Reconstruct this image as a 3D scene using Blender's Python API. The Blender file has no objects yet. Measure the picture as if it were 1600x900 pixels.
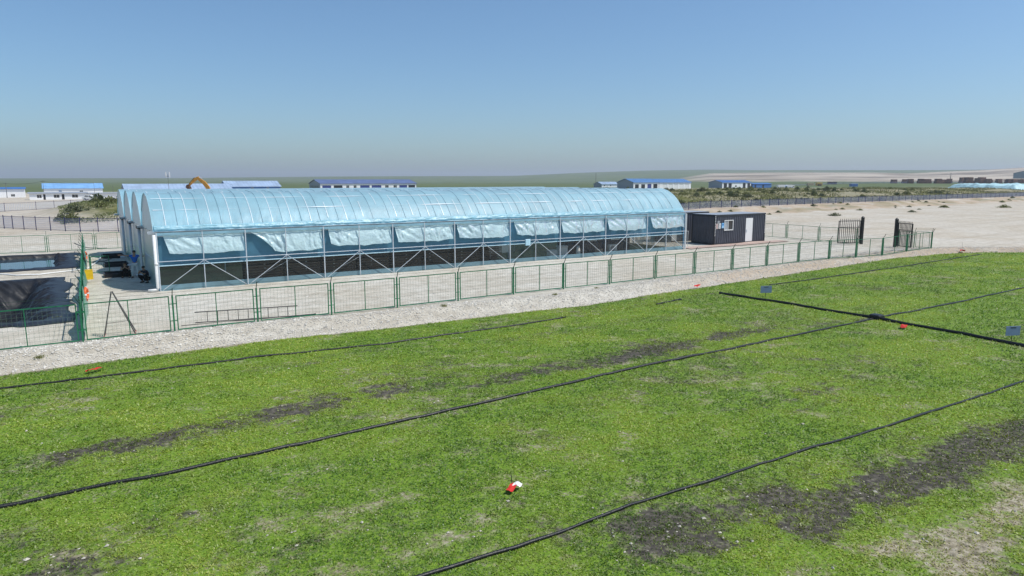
import bpy, math, random
import numpy as np
from mathutils import Vector, Matrix
R = math.radians
random.seed(7)
rng = np.random.default_rng(11)
sc = bpy.context.scene
COL = sc.collection

# ---------------------------------------------------------------- camera, sky, sun, exposure
# site frame: origin at the greenhouse's near left corner, +x along its long side, +y towards its back, metres
CAM = Vector((-4.577, -42.870, 6.2))
YAW = -33.668            # the camera looks 33.7 degrees to the right of +y
cam = bpy.data.cameras.new('camera'); cam.sensor_width = 36; cam.lens = 24.0
cam.clip_start = 0.1; cam.clip_end = 30000
cam_o = bpy.data.objects.new('camera', cam); COL.objects.link(cam_o)
cam_o.location = CAM
cam_o.rotation_euler = (R(90 - 9.0), 0, R(YAW))
sc.camera = cam_o

SUN_UP = 59.0
to_sun = Vector((0.75, -0.66, 0)).normalized() * math.cos(R(SUN_UP)) + Vector((0, 0, math.sin(R(SUN_UP))))
wd = bpy.data.worlds.new('World'); sc.world = wd; wd.use_nodes = True
nt = wd.node_tree; nt.nodes.clear()
sky = nt.nodes.new('ShaderNodeTexSky'); sky.sky_type = 'NISHITA'; sky.sun_disc = False
sky.sun_elevation = R(SUN_UP); sky.sun_rotation = math.atan2(to_sun.x, to_sun.y)
sky.altitude = 400; sky.air_density = 1.0; sky.dust_density = 1.55; sky.ozone_density = 8.0
bg = nt.nodes.new('ShaderNodeBackground'); bg.inputs[1].default_value = 0.12
wo = nt.nodes.new('ShaderNodeOutputWorld')
tn = nt.nodes.new('ShaderNodeMix'); tn.data_type = 'RGBA'; tn.blend_type = 'MULTIPLY'; tn.inputs[0].default_value = 1.0; tn.inputs[7].default_value = (0.98, 1.05, 1.0, 1)   # even tint, all over
nt.links.new(sky.outputs[0], tn.inputs[6]); nt.links.new(tn.outputs[2], bg.inputs[0]); nt.links.new(bg.outputs[0], wo.inputs[0])
sl = bpy.data.lights.new('sun', 'SUN'); sl.energy = 3.7; sl.angle = R(0.5); sl.color = (1, 0.96, 0.9)
so = bpy.data.objects.new('sun', sl); COL.objects.link(so)
so.rotation_euler = to_sun.to_track_quat('Z', 'Y').to_euler(); so.location = (30, -30, 60)
sc.view_settings.view_transform = 'Standard'; sc.view_settings.look = 'None'
sc.view_settings.exposure = 0.15; sc.view_settings.gamma = 1
sc.view_settings.use_curve_mapping = False
sc.cycles.transparent_max_bounces = 24
sc.cycles.max_bounces = 8

# ---------------------------------------------------------------- helpers
def tag(o, label=None, cat=None, group=None, kind=None):
    if label: o['label'] = label
    if cat: o['category'] = cat
    if group: o['group'] = group
    if kind: o['kind'] = kind
    return o
def link(name, me, parent=None, loc=None, rz=None):
    o = bpy.data.objects.new(name, me); COL.objects.link(o)
    if parent: o.parent = parent
    if loc is not None: o.location = loc
    if rz is not None: o.rotation_euler = (0, 0, rz)
    return o
def empty(name, loc=(0, 0, 0), rz=0.0):
    o = bpy.data.objects.new(name, None); COL.objects.link(o)
    o.empty_display_size = 0.3; o.location = loc; o.rotation_euler = (0, 0, rz)
    return o
class MB:
    def __init__(s): s.v = []; s.f = []; s.m = []; s.cur = 0
    def add(s, vs, fs):
        b = len(s.v); s.v += [tuple(p) for p in vs]
        for f in fs: s.f.append(tuple(b + i for i in f)); s.m.append(s.cur)
        return s
    def box(s, lo, hi):
        x0, y0, z0 = lo; x1, y1, z1 = hi
        return s.add([(x0,y0,z0),(x1,y0,z0),(x1,y1,z0),(x0,y1,z0),(x0,y0,z1),(x1,y0,z1),(x1,y1,z1),(x0,y1,z1)],
              [(3,2,1,0),(4,5,6,7),(0,1,5,4),(1,2,6,5),(2,3,7,6),(3,0,4,7)])
    def bbox(s, lo, hi, b):
        # box with chamfered vertical and top edges
        x0, y0, z0 = lo; x1, y1, z1 = hi
        ring = lambda i, z: [(x0+b,y0+i,z),(x1-b,y0+i,z),(x1-i,y0+b,z),(x1-i,y1-b,z),(x1-b,y1-i,z),(x0+b,y1-i,z),(x0+i,y1-b,z),(x0+i,y0+b,z)]
        vs = ring(0, z0) + ring(0, z1-b) + ring(b*0.9, z1)
        fs = [tuple(range(7,-1,-1)), tuple(range(16,24))]
        for k in range(2):
            for i in range(8):
                j = (i+1) % 8; fs.append((8*k+i, 8*k+j, 8*k+8+j, 8*k+8+i))
        return s.add(vs, fs)
    def tube(s, pts, r, n=6, cap=True):
        pts = [Vector(p) for p in pts]; rs = r if isinstance(r, (list, tuple)) else [r]*len(pts)
        vs = []; up0 = Vector((0,0,1))
        for i, p in enumerate(pts):
            a = pts[max(i-1,0)]; b = pts[min(i+1,len(pts)-1)]
            d = (b-a); d = d.normalized() if d.length > 1e-9 else Vector((0,0,1))
            up = up0 if abs(d.z) < 0.95 else Vector((0,1,0))
            x = d.cross(up).normalized(); y = x.cross(d)
            for k in range(n):
                an = 2*math.pi*(k+0.5)/n
                vs.append(p + (x*math.cos(an) + y*math.sin(an))*rs[i])
        fs = []
        for i in range(len(pts)-1):
            for k in range(n):
                j = (k+1) % n
                fs.append((i*n+k, i*n+j, (i+1)*n+j, (i+1)*n+k))
        if cap:
            fs.append(tuple(range(n-1,-1,-1))); L = (len(pts)-1)*n; fs.append(tuple(L+k for k in range(n)))
        return s.add(vs, fs)
    def lathe(s, prof, c=(0,0,0), n=12, cap=True):
        vs = []; fs = []
        for r, z in prof:
            for k in range(n):
                a = 2*math.pi*k/n; vs.append((c[0]+r*math.cos(a), c[1]+r*math.sin(a), c[2]+z))
        for i in range(len(prof)-1):
            for k in range(n):
                j = (k+1)%n; fs.append((i*n+k, i*n+j, (i+1)*n+j, (i+1)*n+k))
        if cap:
            fs.append(tuple(range(n-1,-1,-1))); fs.append(tuple((len(prof)-1)*n+k for k in range(n)))
        return s.add(vs, fs)
    def prism(s, poly, y0, y1):
        n = len(poly)
        vs = [(x,y0,z) for x,z in poly] + [(x,y1,z) for x,z in poly]
        fs = [tuple(range(n)), tuple(range(2*n-1,n-1,-1))]
        for i in range(n):
            j = (i+1)%n; fs.append((j, i, n+i, n+j))
        return s.add(vs, fs)
    def mesh(s, name, mat, smooth=False):
        me = bpy.data.meshes.new(name); me.from_pydata(s.v, [], s.f)
        for m in (mat if isinstance(mat, (list, tuple)) else [mat]): me.materials.append(m)
        if any(s.m): me.polygons.foreach_set('material_index', s.m)
        if smooth: me.polygons.foreach_set('use_smooth', [True]*len(s.f))
        me.validate(); me.update(); return me
    def build(s, name, mat, parent=None, loc=None, rz=None, smooth=False):
        return link(name, s.mesh(name, mat, smooth), parent, loc, rz)
def grid_mesh(name, X, Y, Z, mat, attrs=None, smooth=True):
    nv, nu = X.shape
    co = np.stack([X, Y, Z], -1).reshape(-1, 3).astype(np.float32)
    i = np.arange(nv*nu).reshape(nv, nu)
    q = np.stack([i[:-1,:-1], i[:-1,1:], i[1:,1:], i[1:,:-1]], -1).reshape(-1, 4)
    return np_mesh(name, co, q, mat, attrs, smooth)
def np_mesh(name, co, faces, mat, attrs=None, smooth=True):
    k = faces.shape[1]
    me = bpy.data.meshes.new(name)
    me.vertices.add(len(co)); me.vertices.foreach_set('co', np.ascontiguousarray(co, np.float32).ravel())
    me.loops.add(faces.size); me.loops.foreach_set('vertex_index', np.ascontiguousarray(faces, np.int32).ravel())
    me.polygons.add(len(faces)); me.polygons.foreach_set('loop_start', np.arange(0, faces.size, k, dtype=np.int32))
    me.polygons.foreach_set('use_smooth', np.full(len(faces), smooth, bool))
    me.materials.append(mat); me.update(calc_edges=True)
    for n, a in (attrs or {}).items():
        if a.ndim > 1:
            at = me.attributes.new(n, 'FLOAT_COLOR', 'POINT'); at.data.foreach_set('color', np.ascontiguousarray(a, np.float32).ravel())
        else:
            at = me.attributes.new(n, 'FLOAT', 'POINT'); at.data.foreach_set('value', np.ascontiguousarray(a, np.float32).ravel())
    return me
# value noise in numpy
_T = rng.random((256, 256))
def vnoise(x, y):
    xi = np.floor(x).astype(int); yi = np.floor(y).astype(int); fx = x-xi; fy = y-yi
    fx = fx*fx*(3-2*fx); fy = fy*fy*(3-2*fy)
    g = lambda a, b: _T[a & 255, b & 255]
    return (g(xi,yi)*(1-fx)+g(xi+1,yi)*fx)*(1-fy) + (g(xi,yi+1)*(1-fx)+g(xi+1,yi+1)*fx)*fy
def fbm(x, y, s=1.0, o=4):
    a = 0.5; t = 0; n = 0
    for k in range(o):
        t = t + a*vnoise(np.asarray(x)/s + 17.3*k, np.asarray(y)/s + 9.1*k); n += a; a *= 0.5; s *= 0.47
    return t/n
def sstep(a, b, x):
    t = np.clip((x-a)/(b-a), 0, 1); return t*t*(3-2*t)
CA, SA = math.cos(R(YAW)), math.sin(R(YAW))
def C2S(x, y, z=0.0):
    """metres right of / ahead of the camera -> site frame"""
    return Vector((CAM.x + x*CA - y*SA, CAM.y + x*SA + y*CA, z))

# ---------------------------------------------------------------- materials
MATS = {}
def mat(name, col, rough=0.7, metal=0.0, var=0.12, scale=6.0, bump=0.0, bscale=None, spec=0.4, col2=None):
    """plain procedural: base colour broken up by noise, slight bump"""
    if name in MATS: return MATS[name]
    m = bpy.data.materials.new(name); m.use_nodes = True; t = m.node_tree
    p = t.nodes['Principled BSDF']; p.inputs['Roughness'].default_value = rough; p.inputs['Metallic'].default_value = metal
    p.inputs['Specular IOR Level'].default_value = spec
    tc = t.nodes.new('ShaderNodeTexCoord'); n = t.nodes.new('ShaderNodeTexNoise')
    n.inputs['Scale'].default_value = scale; n.inputs['Detail'].default_value = 5
    t.links.new(tc.outputs['Object'], n.inputs['Vector'])
    r = t.nodes.new('ShaderNodeValToRGB'); r.color_ramp.elements[0].position = 0.3; r.color_ramp.elements[1].position = 0.7
    c2 = col2 or tuple(min(1, c*(1+var)) for c in col)
    r.color_ramp.elements[0].color = (*[c*(1-var) for c in col], 1); r.color_ramp.elements[1].color = (*c2, 1)
    t.links.new(n.outputs[0], r.inputs[0]); t.links.new(r.outputs[0], p.inputs['Base Color'])
    if bump:
        b = t.nodes.new('ShaderNodeBump'); b.inputs['Strength'].default_value = bump; b.inputs['Distance'].default_value = 0.02
        n2 = t.nodes.new('ShaderNodeTexNoise'); n2.inputs['Scale'].default_value = bscale or scale*5; n2.inputs['Detail'].default_value = 4
        t.links.new(tc.outputs['Object'], n2.inputs['Vector']); t.links.new(n2.outputs[0], b.inputs['Height']); t.links.new(b.outputs[0], p.inputs['Normal'])
    MATS[name] = m; return m
def sheet(name, col, transp, transl, gloss_rough=0.25, gloss=0.06, noise_scale=1.5, bump=0.15, bscale=5.0, tcol=None):
    """plastic film or net: diffuse + translucent + see-through share + a glossy coat"""
    m = bpy.data.materials.new(name); m.use_nodes = True; t = m.node_tree; t.nodes.clear(); N = t.nodes.new; L = t.links.new
    out = N('ShaderNodeOutputMaterial'); tc = N('ShaderNodeTexCoord')
    nz = N('ShaderNodeTexNoise'); nz.inputs['Scale'].default_value = noise_scale; nz.inputs['Detail'].default_value = 5
    L(tc.outputs['Object'], nz.inputs['Vector'])
    rp = N('ShaderNodeValToRGB'); rp.color_ramp.elements[0].color = (*[c*0.86 for c in col], 1); rp.color_ramp.elements[1].color = (*[min(1, c*1.1) for c in col], 1)
    rp.color_ramp.elements[0].position = 0.3; rp.color_ramp.elements[1].position = 0.7
    L(nz.outputs[0], rp.inputs[0])
    d = N('ShaderNodeBsdfDiffuse'); tr = N('ShaderNodeBsdfTranslucent'); tp = N('ShaderNodeBsdfTransparent'); gl = N('ShaderNodeBsdfGlossy')
    L(rp.outputs[0], d.inputs[0]); L(rp.outputs[0], tr.inputs[0])
    tp.inputs[0].default_value = (*(tcol or [min(1, c*1.15+0.05) for c in col]), 1); gl.inputs['Roughness'].default_value = gloss_rough
    bp = N('ShaderNodeBump'); bp.inputs['Strength'].default_value = bump; bp.inputs['Distance'].default_value = 0.05
    n2 = N('ShaderNodeTexNoise'); n2.inputs['Scale'].default_value = bscale; n2.inputs['Detail'].default_value = 5
    L(tc.outputs['Object'], n2.inputs['Vector']); L(n2.outputs[0], bp.inputs['Height'])
    for s in (d, gl): L(bp.outputs[0], s.inputs['Normal'])
    m1 = N('ShaderNodeMixShader'); m1.inputs[0].default_value = transl; L(d.outputs[0], m1.inputs[1]); L(tr.outputs[0], m1.inputs[2])
    m2 = N('ShaderNodeMixShader'); m2.inputs[0].default_value = transp; L(m1.outputs[0], m2.inputs[1]); L(tp.outputs[0], m2.inputs[2])
    fr = N('ShaderNodeFresnel'); fr.inputs[0].default_value = 1.4
    mm = N('ShaderNodeMath'); mm.operation = 'MULTIPLY_ADD'; mm.inputs[1].default_value = 0.7; mm.inputs[2].default_value = gloss; mm.use_clamp = True
    L(fr.outputs[0], mm.inputs[0])
    m3 = N('ShaderNodeMixShader'); L(mm.outputs[0], m3.inputs[0]); L(m2.outputs[0], m3.inputs[1]); L(gl.outputs[0], m3.inputs[2])
    L(m3.outputs[0], out.inputs[0]); MATS[name] = m; return m
M_FENCE = mat('green_paint', (0.02, 0.17, 0.075), 0.45, var=0.25)
M_FWIRE = mat('green_grey_wire', (0.13, 0.2, 0.15), 0.5)
M_NAVY = mat('navy_paint', (0.02, 0.025, 0.11), 0.5, var=0.3)
M_NWIRE = mat('pale_blue_wire', (0.32, 0.36, 0.55), 0.5)
M_STEEL = mat('galvanised_steel', (0.56, 0.61, 0.65), 0.45, 0.15, var=0.15, scale=3)
M_PVC = mat('white_pvc', (0.78, 0.78, 0.76), 0.4, var=0.05)
M_PVCG = mat('grey_pvc', (0.55, 0.58, 0.6), 0.4, var=0.06)
M_BLK = mat('black_iron', (0.012, 0.012, 0.013), 0.45)
M_HOSE = mat('black_hose', (0.008, 0.0085, 0.009), 0.45, spec=0.45, bump=0.4, bscale=30)
M_CONT = mat('charcoal_sheet', (0.07, 0.075, 0.094), 0.5, var=0.15, scale=1.5)
M_CONTD = mat('charcoal_frame', (0.03, 0.033, 0.04), 0.45)
M_ROOFG = mat('grey_roof', (0.3, 0.33, 0.37), 0.5, var=0.15)
M_WHITE = mat('white_paint', (0.78, 0.78, 0.76), 0.5, var=0.04)
M_GLASS = mat('dark_glass', (0.02, 0.025, 0.03), 0.08, spec=0.8)
M_RUST = mat('rust_brown', (0.11, 0.045, 0.025), 0.85, var=0.5, scale=0.6)
M_BLUE = mat('blue_sheet', (0.05, 0.16, 0.42), 0.45, var=0.12, scale=0.4)
M_SKYB = mat('sky_blue_sheet', (0.2, 0.4, 0.68), 0.45, var=0.12, scale=0.4)
M_GREYB = mat('grey_blue_sheet', (0.33, 0.43, 0.57), 0.45, var=0.15, scale=0.3)
M_NAVYR = mat('navy_roof', (0.12, 0.165, 0.31), 0.45, var=0.15, scale=0.3)
M_GWALL = mat('grey_wall', (0.32, 0.35, 0.38), 0.6, var=0.1)
M_FILM = sheet('blue_film', (0.46, 0.785, 0.92), 0.24, 0.40, 0.46, 0.015, bump=0.3, bscale=3.0, noise_scale=0.6)
M_FILMW = sheet('blue_wall_film', (0.17, 0.43, 0.60), 0.34, 0.45, 0.35, 0.01, tcol=(0.45, 0.66, 0.85))
M_FILMS = sheet('blue_skirt_film', (0.28, 0.48, 0.56), 0.25, 0.3, 0.25, 0.04)
M_NET = sheet('insect_net', (0.15, 0.145, 0.125), 0.8, 0.3, 0.6, 0.0, tcol=(0.92, 0.92, 0.9))
M_CURT = sheet('curtain_film', (0.70, 0.92, 0.97), 0.04, 0.3, 0.4, 0.03, bump=0.7, bscale=8.0)
M_LINER = mat('black_liner', (0.016, 0.017, 0.019), 0.42, var=0.4, scale=1.2, spec=0.38, bump=1.0, bscale=2.6)
M_ORANGE = mat('orange_plastic', (0.75, 0.13, 0.03), 0.45)
M_YELLOW = mat('yellow_plastic', (0.8, 0.5, 0.02), 0.45)
M_RED = mat('red_cloth', (0.6, 0.03, 0.02), 0.7)
M_WCLOTH = mat('white_cloth', (0.75, 0.74, 0.72), 0.8)

# ground material: chalky sand, gravel, far green fields through the vertex attributes
def ground_material():
    m = bpy.data.materials.new('chalk_ground'); m.use_nodes = True; t = m.node_tree; N = t.nodes.new; L = t.links.new
    p = t.nodes['Principled BSDF']; p.inputs['Roughness'].default_value = 0.95; p.inputs['Specular IOR Level'].default_value = 0.1
    tc = N('ShaderNodeTexCoord')
    def noise(s, d=6, dist=0.0):
        n = N('ShaderNodeTexNoise'); n.inputs['Scale'].default_value = s; n.inputs['Detail'].default_value = d; n.inputs['Distortion'].default_value = dist
        L(tc.outputs['Object'], n.inputs['Vector']); return n.outputs[0]
    def ramp(src, stops):
        r = N('ShaderNodeValToRGB'); e = r.color_ramp.elements
        while len(e) < len(stops): e.new(0.5)
        for q, (pos, c) in zip(e, stops): q.position = pos; q.color = (*c, 1)
        L(src, r.inputs[0]); return r.outputs[0]
    def mix(f, a, b, mode='MIX'):
        x = N('ShaderNodeMix'); x.data_type = 'RGBA'; x.blend_type = mode
        for s, i in ((f, 0), (a, 6), (b, 7)):
            if isinstance(s, (int, float)): x.inputs[i].default_value = s
            elif isinstance(s, tuple): x.inputs[i].default_value = (*s, 1)
            else: L(s, x.inputs[i])
        return x.outputs[2]
    def attr(n):
        a = N('ShaderNodeAttribute'); a.attribute_name = n; return a.outputs['Fac']
    big = ramp(noise(0.12, 7, 0.4), [(0.3, (0.505, 0.46, 0.375)), (0.5, (0.555, 0.522, 0.447)), (0.72, (0.60, 0.578, 0.515))])
    mid = ramp(noise(1.6, 8), [(0.28, (0.74, 0.72, 0.69)), (0.62, (1.0, 1.0, 1.0))])
    c = mix(1.0, big, mid, 'MULTIPLY')
    fine = ramp(noise(22, 4), [(0.28, (0.62, 0.6, 0.58)), (0.48, (1, 1, 1)), (0.75, (1.1, 1.1, 1.1))])
    c = mix(0.8, c, fine, 'MULTIPLY')
    st = N('ShaderNodeMapping'); st.inputs['Rotation'].default_value = (0, 0, 0.55); st.inputs['Scale'].default_value = (0.035, 0.9, 1.0); L(tc.outputs['Object'], st.inputs['Vector'])
    sn = N('ShaderNodeTexNoise'); sn.inputs['Scale'].default_value = 1.0; sn.inputs['Detail'].default_value = 7; L(st.outputs[0], sn.inputs['Vector'])
    c = mix(0.7, c, ramp(sn.outputs[0], [(0.3, (0.78, 0.76, 0.73)), (0.5, (1, 1, 1)), (0.7, (1.06, 1.06, 1.06))]), 'MULTIPLY')
    warm = mix(0.75, c, (0.42, 0.31, 0.21))
    wf = N('ShaderNodeMath'); wf.operation = 'MULTIPLY'; L(attr('warm'), wf.inputs[0]); L(ramp(noise(0.35, 6, 0.5), [(0.3, (0, 0, 0)), (0.52, (1, 1, 1))]), wf.inputs[1])
    c = mix(wf.outputs[0], c, warm)
    wild = ramp(noise(0.35, 8, 0.6), [(0.3, (0.09, 0.10, 0.03)), (0.52, (0.15, 0.15, 0.055)), (0.74, (0.36, 0.32, 0.22))])
    c = mix(attr('weed'), c, wild)
    far = ramp(noise(0.004, 8, 0.5), [(0.35, (0.09, 0.122, 0.045)), (0.65, (0.115, 0.145, 0.058))])
    c = mix(attr('field'), c, far)
    L(c, p.inputs['Base Color'])
    b = N('ShaderNodeBump'); b.inputs['Strength'].default_value = 0.7; b.inputs['Distance'].default_value = 0.05
    L(noise(9, 8), b.inputs['Height']); L(b.outputs[0], p.inputs['Normal'])
    return m
M_GROUND = ground_material()

# ---------------------------------------------------------------- terrain
EU = [-60, -30, -6.6, 2, 7, 14, 18, 23, 35, 54, 61.5, 64, 69, 90, 140]
EV = [-14.9, -14.9, -14.8, -14.6, -15.2, -15.4, -15.75, -15.3, -14.5, -13.15, -13.9, -14.6, -17.9, -34, -72]
ZF = -0.3
def edge_v(u): return np.interp(u, EU, EV)
def rect_in(u, v, u0, u1, v0, v1):
    return np.minimum(np.minimum(u-u0, u1-u), np.minimum(v-v0, v1-v))
def pond_depth(u, v):
    d1 = rect_in(u, v, -17, -5.1, -6.6, 8.6); d2 = rect_in(u, v, -19, -4.6, 15.4, 25.6)
    return -1.7*sstep(0, 2.4, d1) - 0.9*sstep(0, 0.8, d2)
def fence_v(u): return np.interp(u, [85, 118, 145, 175, 210, 255, 340], [43.8, 46.2, 47.7, 48.6, 49.4, 51, 53])
def zg(u, v):
    u = np.asarray(u, float); v = np.asarray(v, float)
    d = v - edge_v(u)
    near = sstep(140, 70, u)
    z = (ZF-0.12)*(1-sstep(-0.25, 1.7 + 0.5*vnoise(u/2.5, v/9), d))*near
    lip = np.exp(-((d-1.5)/0.7)**2)*near
    z = z + lip*(0.10*fbm(u, v, 2.0, 4)+0.03)
    z = z + (fbm(u, v, 3.0, 5)-0.5)*0.10*sstep(0.2, 1.5, d)*sstep(60, 40, np.abs(v))
    z = z + pond_depth(u, v)
    # bank carrying the long blue fence and the weedy heaps behind it
    r = sstep(70, 100, u)*sstep(420, 360, u)
    fv = v - fence_v(u)
    z = z + r*(0.9*sstep(-11, -1.5, fv + 5*(fbm(u, v, 8, 3)-0.5)) + (0.7+2.0*fbm(u, v, 22, 4))*sstep(3, 28, fv)*sstep(140, 75, fv))
    z = z + r*1.1*(fbm(u, v, 3.5, 4)-0.5)*sstep(-12, -8, fv)*sstep(-0.5, -2.5, fv)
    dc = (u-CAM.x)*(-SA) + (v-CAM.y)*CA; xc = (u-CAM.x)*CA + (v-CAM.y)*SA
    z = z + 3.0*sstep(430, 640, dc)*sstep(170, 330, xc)
    # heap on the left behind the blue fence
    l = sstep(-9, 3, u+0.1*(v-80))*sstep(60, 30, u)*sstep(66, 80, v)*sstep(128, 100, v)
    z = z + l*(1.1+1.8*fbm(u, v, 12, 4))
    return z
def lines():
    us = np.concatenate([[-9000, -5000, -2500, -1200, -600, -350, -220, -150], np.arange(-110, -20, 3.0), np.arange(-20, 70, 0.42), np.arange(70, 340, 2.6),
                         [345, 380, 430, 500, 620, 800, 1100, 1600, 2400, 4000, 6500, 9000]])
    vs = np.concatenate([[-3000, -1000, -400, -200, -130], np.arange(-90, -18, 4.0), np.arange(-18, -10.5, 0.2), np.arange(-10.5, 33, 0.42), np.arange(33, 130, 1.3),
                         np.arange(131, 200, 6), [210, 240, 280, 330, 400, 480, 560, 700, 900, 1200, 1700, 2500, 4000, 6500, 9000]])
    return np.meshgrid(us, vs)
GU, GV = lines()
GZ = zg(GU, GV)
depth_c = (GU-CAM.x)*(-SA) + (GV-CAM.y)*CA
side_c = (GU-CAM.x)*CA + (GV-CAM.y)*SA
n1 = fbm(GU, GV, 90, 3)
fieldA = sstep(330, 420, depth_c + 150*(n1-0.5) - np.clip(side_c, -150, 500)*0.35)
rr = sstep(70, 100, GU)*sstep(420, 360, GU)
FVV = GV - fence_v(GU)
weed = rr*sstep(1, 7, FVV)*sstep(140, 85, FVV)*(0.6+0.4*sstep(0.35, 0.5, fbm(GU, GV, 14, 3)))
weed = weed + 0.5*rr*sstep(-10, -8, FVV)*sstep(-0.5, -2, FVV)*sstep(0.48, 0.65, fbm(GU, GV, 4, 3))
ll = sstep(-6, 3, GU+0.1*(GV-80))*sstep(60, 40, GU)*sstep(68, 80, GV)*sstep(128, 105, GV)
weed = np.clip(weed + ll*sstep(0.30, 0.5, fbm(GU, GV, 9, 4)), 0, 1)
dE = GV-edge_v(GU)
warm = np.clip(0.8*sstep(0, 0.5, dE)*sstep(3.2, 1.0, dE)*sstep(20, 28, np.abs(GU-4)) + 0.35*sstep(35, 60, GV) + 1.0*rr*sstep(-11, -8, FVV)*sstep(1, -1, FVV) + 0.25*sstep(62, 75, GU), 0, 1)
g = link('ground', grid_mesh('ground', GU, GV, GZ, M_GROUND, dict(field=fieldA.ravel(), weed=weed.ravel(), warm=warm.ravel())))
tag(g, kind='structure')

# distant hills
def hill_material():
    m = bpy.data.materials.new('hill_land'); m.use_nodes = True; t = m.node_tree; N = t.nodes.new; L = t.links.new
    p = t.nodes['Principled BSDF']; p.inputs['Roughness'].default_value = 1; p.inputs['Specular IOR Level'].default_value = 0.05
    tc = N('ShaderNodeTexCoord'); a = N('ShaderNodeAttribute'); a.attribute_name = 'bare'
    n = N('ShaderNodeTexNoise'); n.inputs['Scale'].default_value = 0.006; n.inputs['Detail'].default_value = 8; L(tc.outputs['Object'], n.inputs['Vector'])
    r1 = N('ShaderNodeValToRGB'); r2 = N('ShaderNodeValToRGB')
    r1.color_ramp.elements[0].color = (0.085, 0.12, 0.045, 1); r1.color_ramp.elements[1].color = (0.125, 0.16, 0.065, 1)
    r2.color_ramp.elements[0].color = (0.2, 0.16, 0.12, 1); r2.color_ramp.elements[1].color = (0.5, 0.43, 0.34, 1)
    for r in (r1, r2):
        r.color_ramp.elements[0].position = 0.36; r.color_ramp.elements[1].position = 0.6; L(n.outputs[0], r.inputs[0])
    x = N('ShaderNodeMix'); x.data_type = 'RGBA'; L(a.outputs['Fac'], x.inputs[0]); L(r1.outputs[0], x.inputs[6]); L(r2.outputs[0], x.inputs[7])
    L(x.outputs[2], p.inputs['Base Color']); return m
M_HILL = hill_material()
def hill(name, azs, skyline, dist, d0, bare_fn, seed):
    """skyline: elevation angle (deg) above the horizontal at each azimuth (deg right of the view axis)"""
    az = np.radians(np.linspace(-62, 62, 300)); rs = np.array([d0, d0*1.12, d0*1.3, d0*1.55, d0+(dist-d0)*.55, d0+(dist-d0)*.7, d0+(dist-d0)*.85, d0+(dist-d0)*.94, dist, dist*1.06, dist*1.2, dist*1.5])
    top = np.tan(np.radians(np.interp(np.degrees(az), azs, skyline)))*dist + CAM.z
    A, Rr = np.meshgrid(az, rs)
    f = sstep(d0, dist, Rr)*sstep(dist*1.6, dist*1.05, Rr)
    sx = Rr*np.sin(A); sy = Rr*np.cos(A)
    Z = -2 + f*(top[None, :]+2) + (fbm(sx+seed*99, sy, dist/7, 4)-0.5)*0.12*top[None, :]*sstep(d0, d0*1.5, Rr)
    X = CAM.x + sx*CA - sy*SA; Y = CAM.y + sx*SA + sy*CA
    o = link(name, grid_mesh(name, X, Y, Z, M_HILL, dict(bare=bare_fn(np.degrees(A), Rr, sx, sy).ravel())))
    return tag(o, kind='structure')
hill('hills', [-62, -38, -25, -15, -8, 0, 7, 11, 15, 19, 25, 34, 62], [0.08, 0.10, 0.14, 0.26, 0.30, 0.34, 0.62, 0.74, 0.78, 0.74, 0.70, 0.66, 0.7], 4200, 1500, lambda a, r, x, y: np.zeros_like(a), 1)
hill('bare_hills', [-62, 12, 16, 20, 26, 30, 34, 38, 62], [-0.2, -0.1, 0.5, 0.55, 0.52, 0.5, 0.62, 0.9, 1.0], 2500, 1000,
     lambda a, r, x, y: sstep(11, 17, a)*sstep(0.36, 0.44, fbm(x, y*2.2, 420, 4)), 2)

# ---------------------------------------------------------------- grass field
def ell(u, v, cu, cv, ru, rv): return np.exp(-(((u-cu)/ru)**2 + ((v-cv)/rv)**2))
DARK = [(-4.5,-24.3,1.12,0.57,1.06),(-3.3,-24.1,1.00,0.57,0.95),(-2.1,-23.9,1.00,0.57,0.84),(-.4,-23.75,1.12,0.66,1.06),(.9,-24,1.00,0.66,0.95),(2.6,-23.7,1.25,0.66,1.06),(4,-23.4,0.88,0.57,0.84),(6.9,-24.8,1.00,0.46,1.19),(8.7,-24.6,1.38,0.57,1.06),
        (11,-24.9,1.50,0.57,1.06),(13.2,-24.8,1.62,0.57,0.95),(15.4,-24.7,1.75,0.66,0.95),(18.1,-24.6,1.62,0.66,0.84),(20.3,-24.6,1.88,0.75,1.19),
        (4.1,-34.3,0.75,0.64,1.29),(5.1,-34.9,1.12,0.79,1.02),(3.9,-35.2,1.00,0.79,0.86),(7.3,-34.7,0.88,0.64,0.68),(6.9,-36.1,1.00,0.56,1.02),(9.2,-36,1.38,0.64,1.11),(11,-36.1,1.50,0.71,1.11),(13.9,-36,2.00,0.88,1.20),(16.5,-36.2,2.00,0.95,1.02),(7.2,-35.5,1.25,0.64,0.86),
        (-5.3,-29.9,1.00,0.75,0.84),(-4.4,-30.2,0.75,0.46,0.84),(-5.7,-28.2,0.88,0.66,0.71),(-5.4,-25.5,0.88,0.66,0.59),(-2.9,-27,0.62,0.38,0.59),(.9,-27.3,0.62,0.46,0.47),(17.8,-28.4,1.75,1.12,0.66),(14.7,-31,1.62,0.93,0.71),(36,-20,3.12,1.50,0.59)]
DRY = [(-4,-21.4,2,.6,.6),(1.5,-22.2,1.5,.4,.7),(3.7,-22,1.2,.4,.7),(4.9,-23,1.2,.35,.6),(6.4,-22.4,1.2,.35,.6),(9.4,-22.8,2,.4,.6),(11.8,-37.2,1.8,.5,.75),(8.8,-37.6,1.5,.6,.8),(6.9,-37.1,1,.4,.9),(7.8,-38.3,1.6,.7,.8),
       (10.9,-38,1.8,.7,.8),(5.5,-36.7,.8,.4,.8),(-5,-30.3,1,.3,1),(8.2,-33,.8,.3,.6),(5.5,-33.3,.6,.25,.6),(4.8,-33.1,.5,.25,.5),(5.8,-32.4,.6,.3,.5)]
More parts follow.
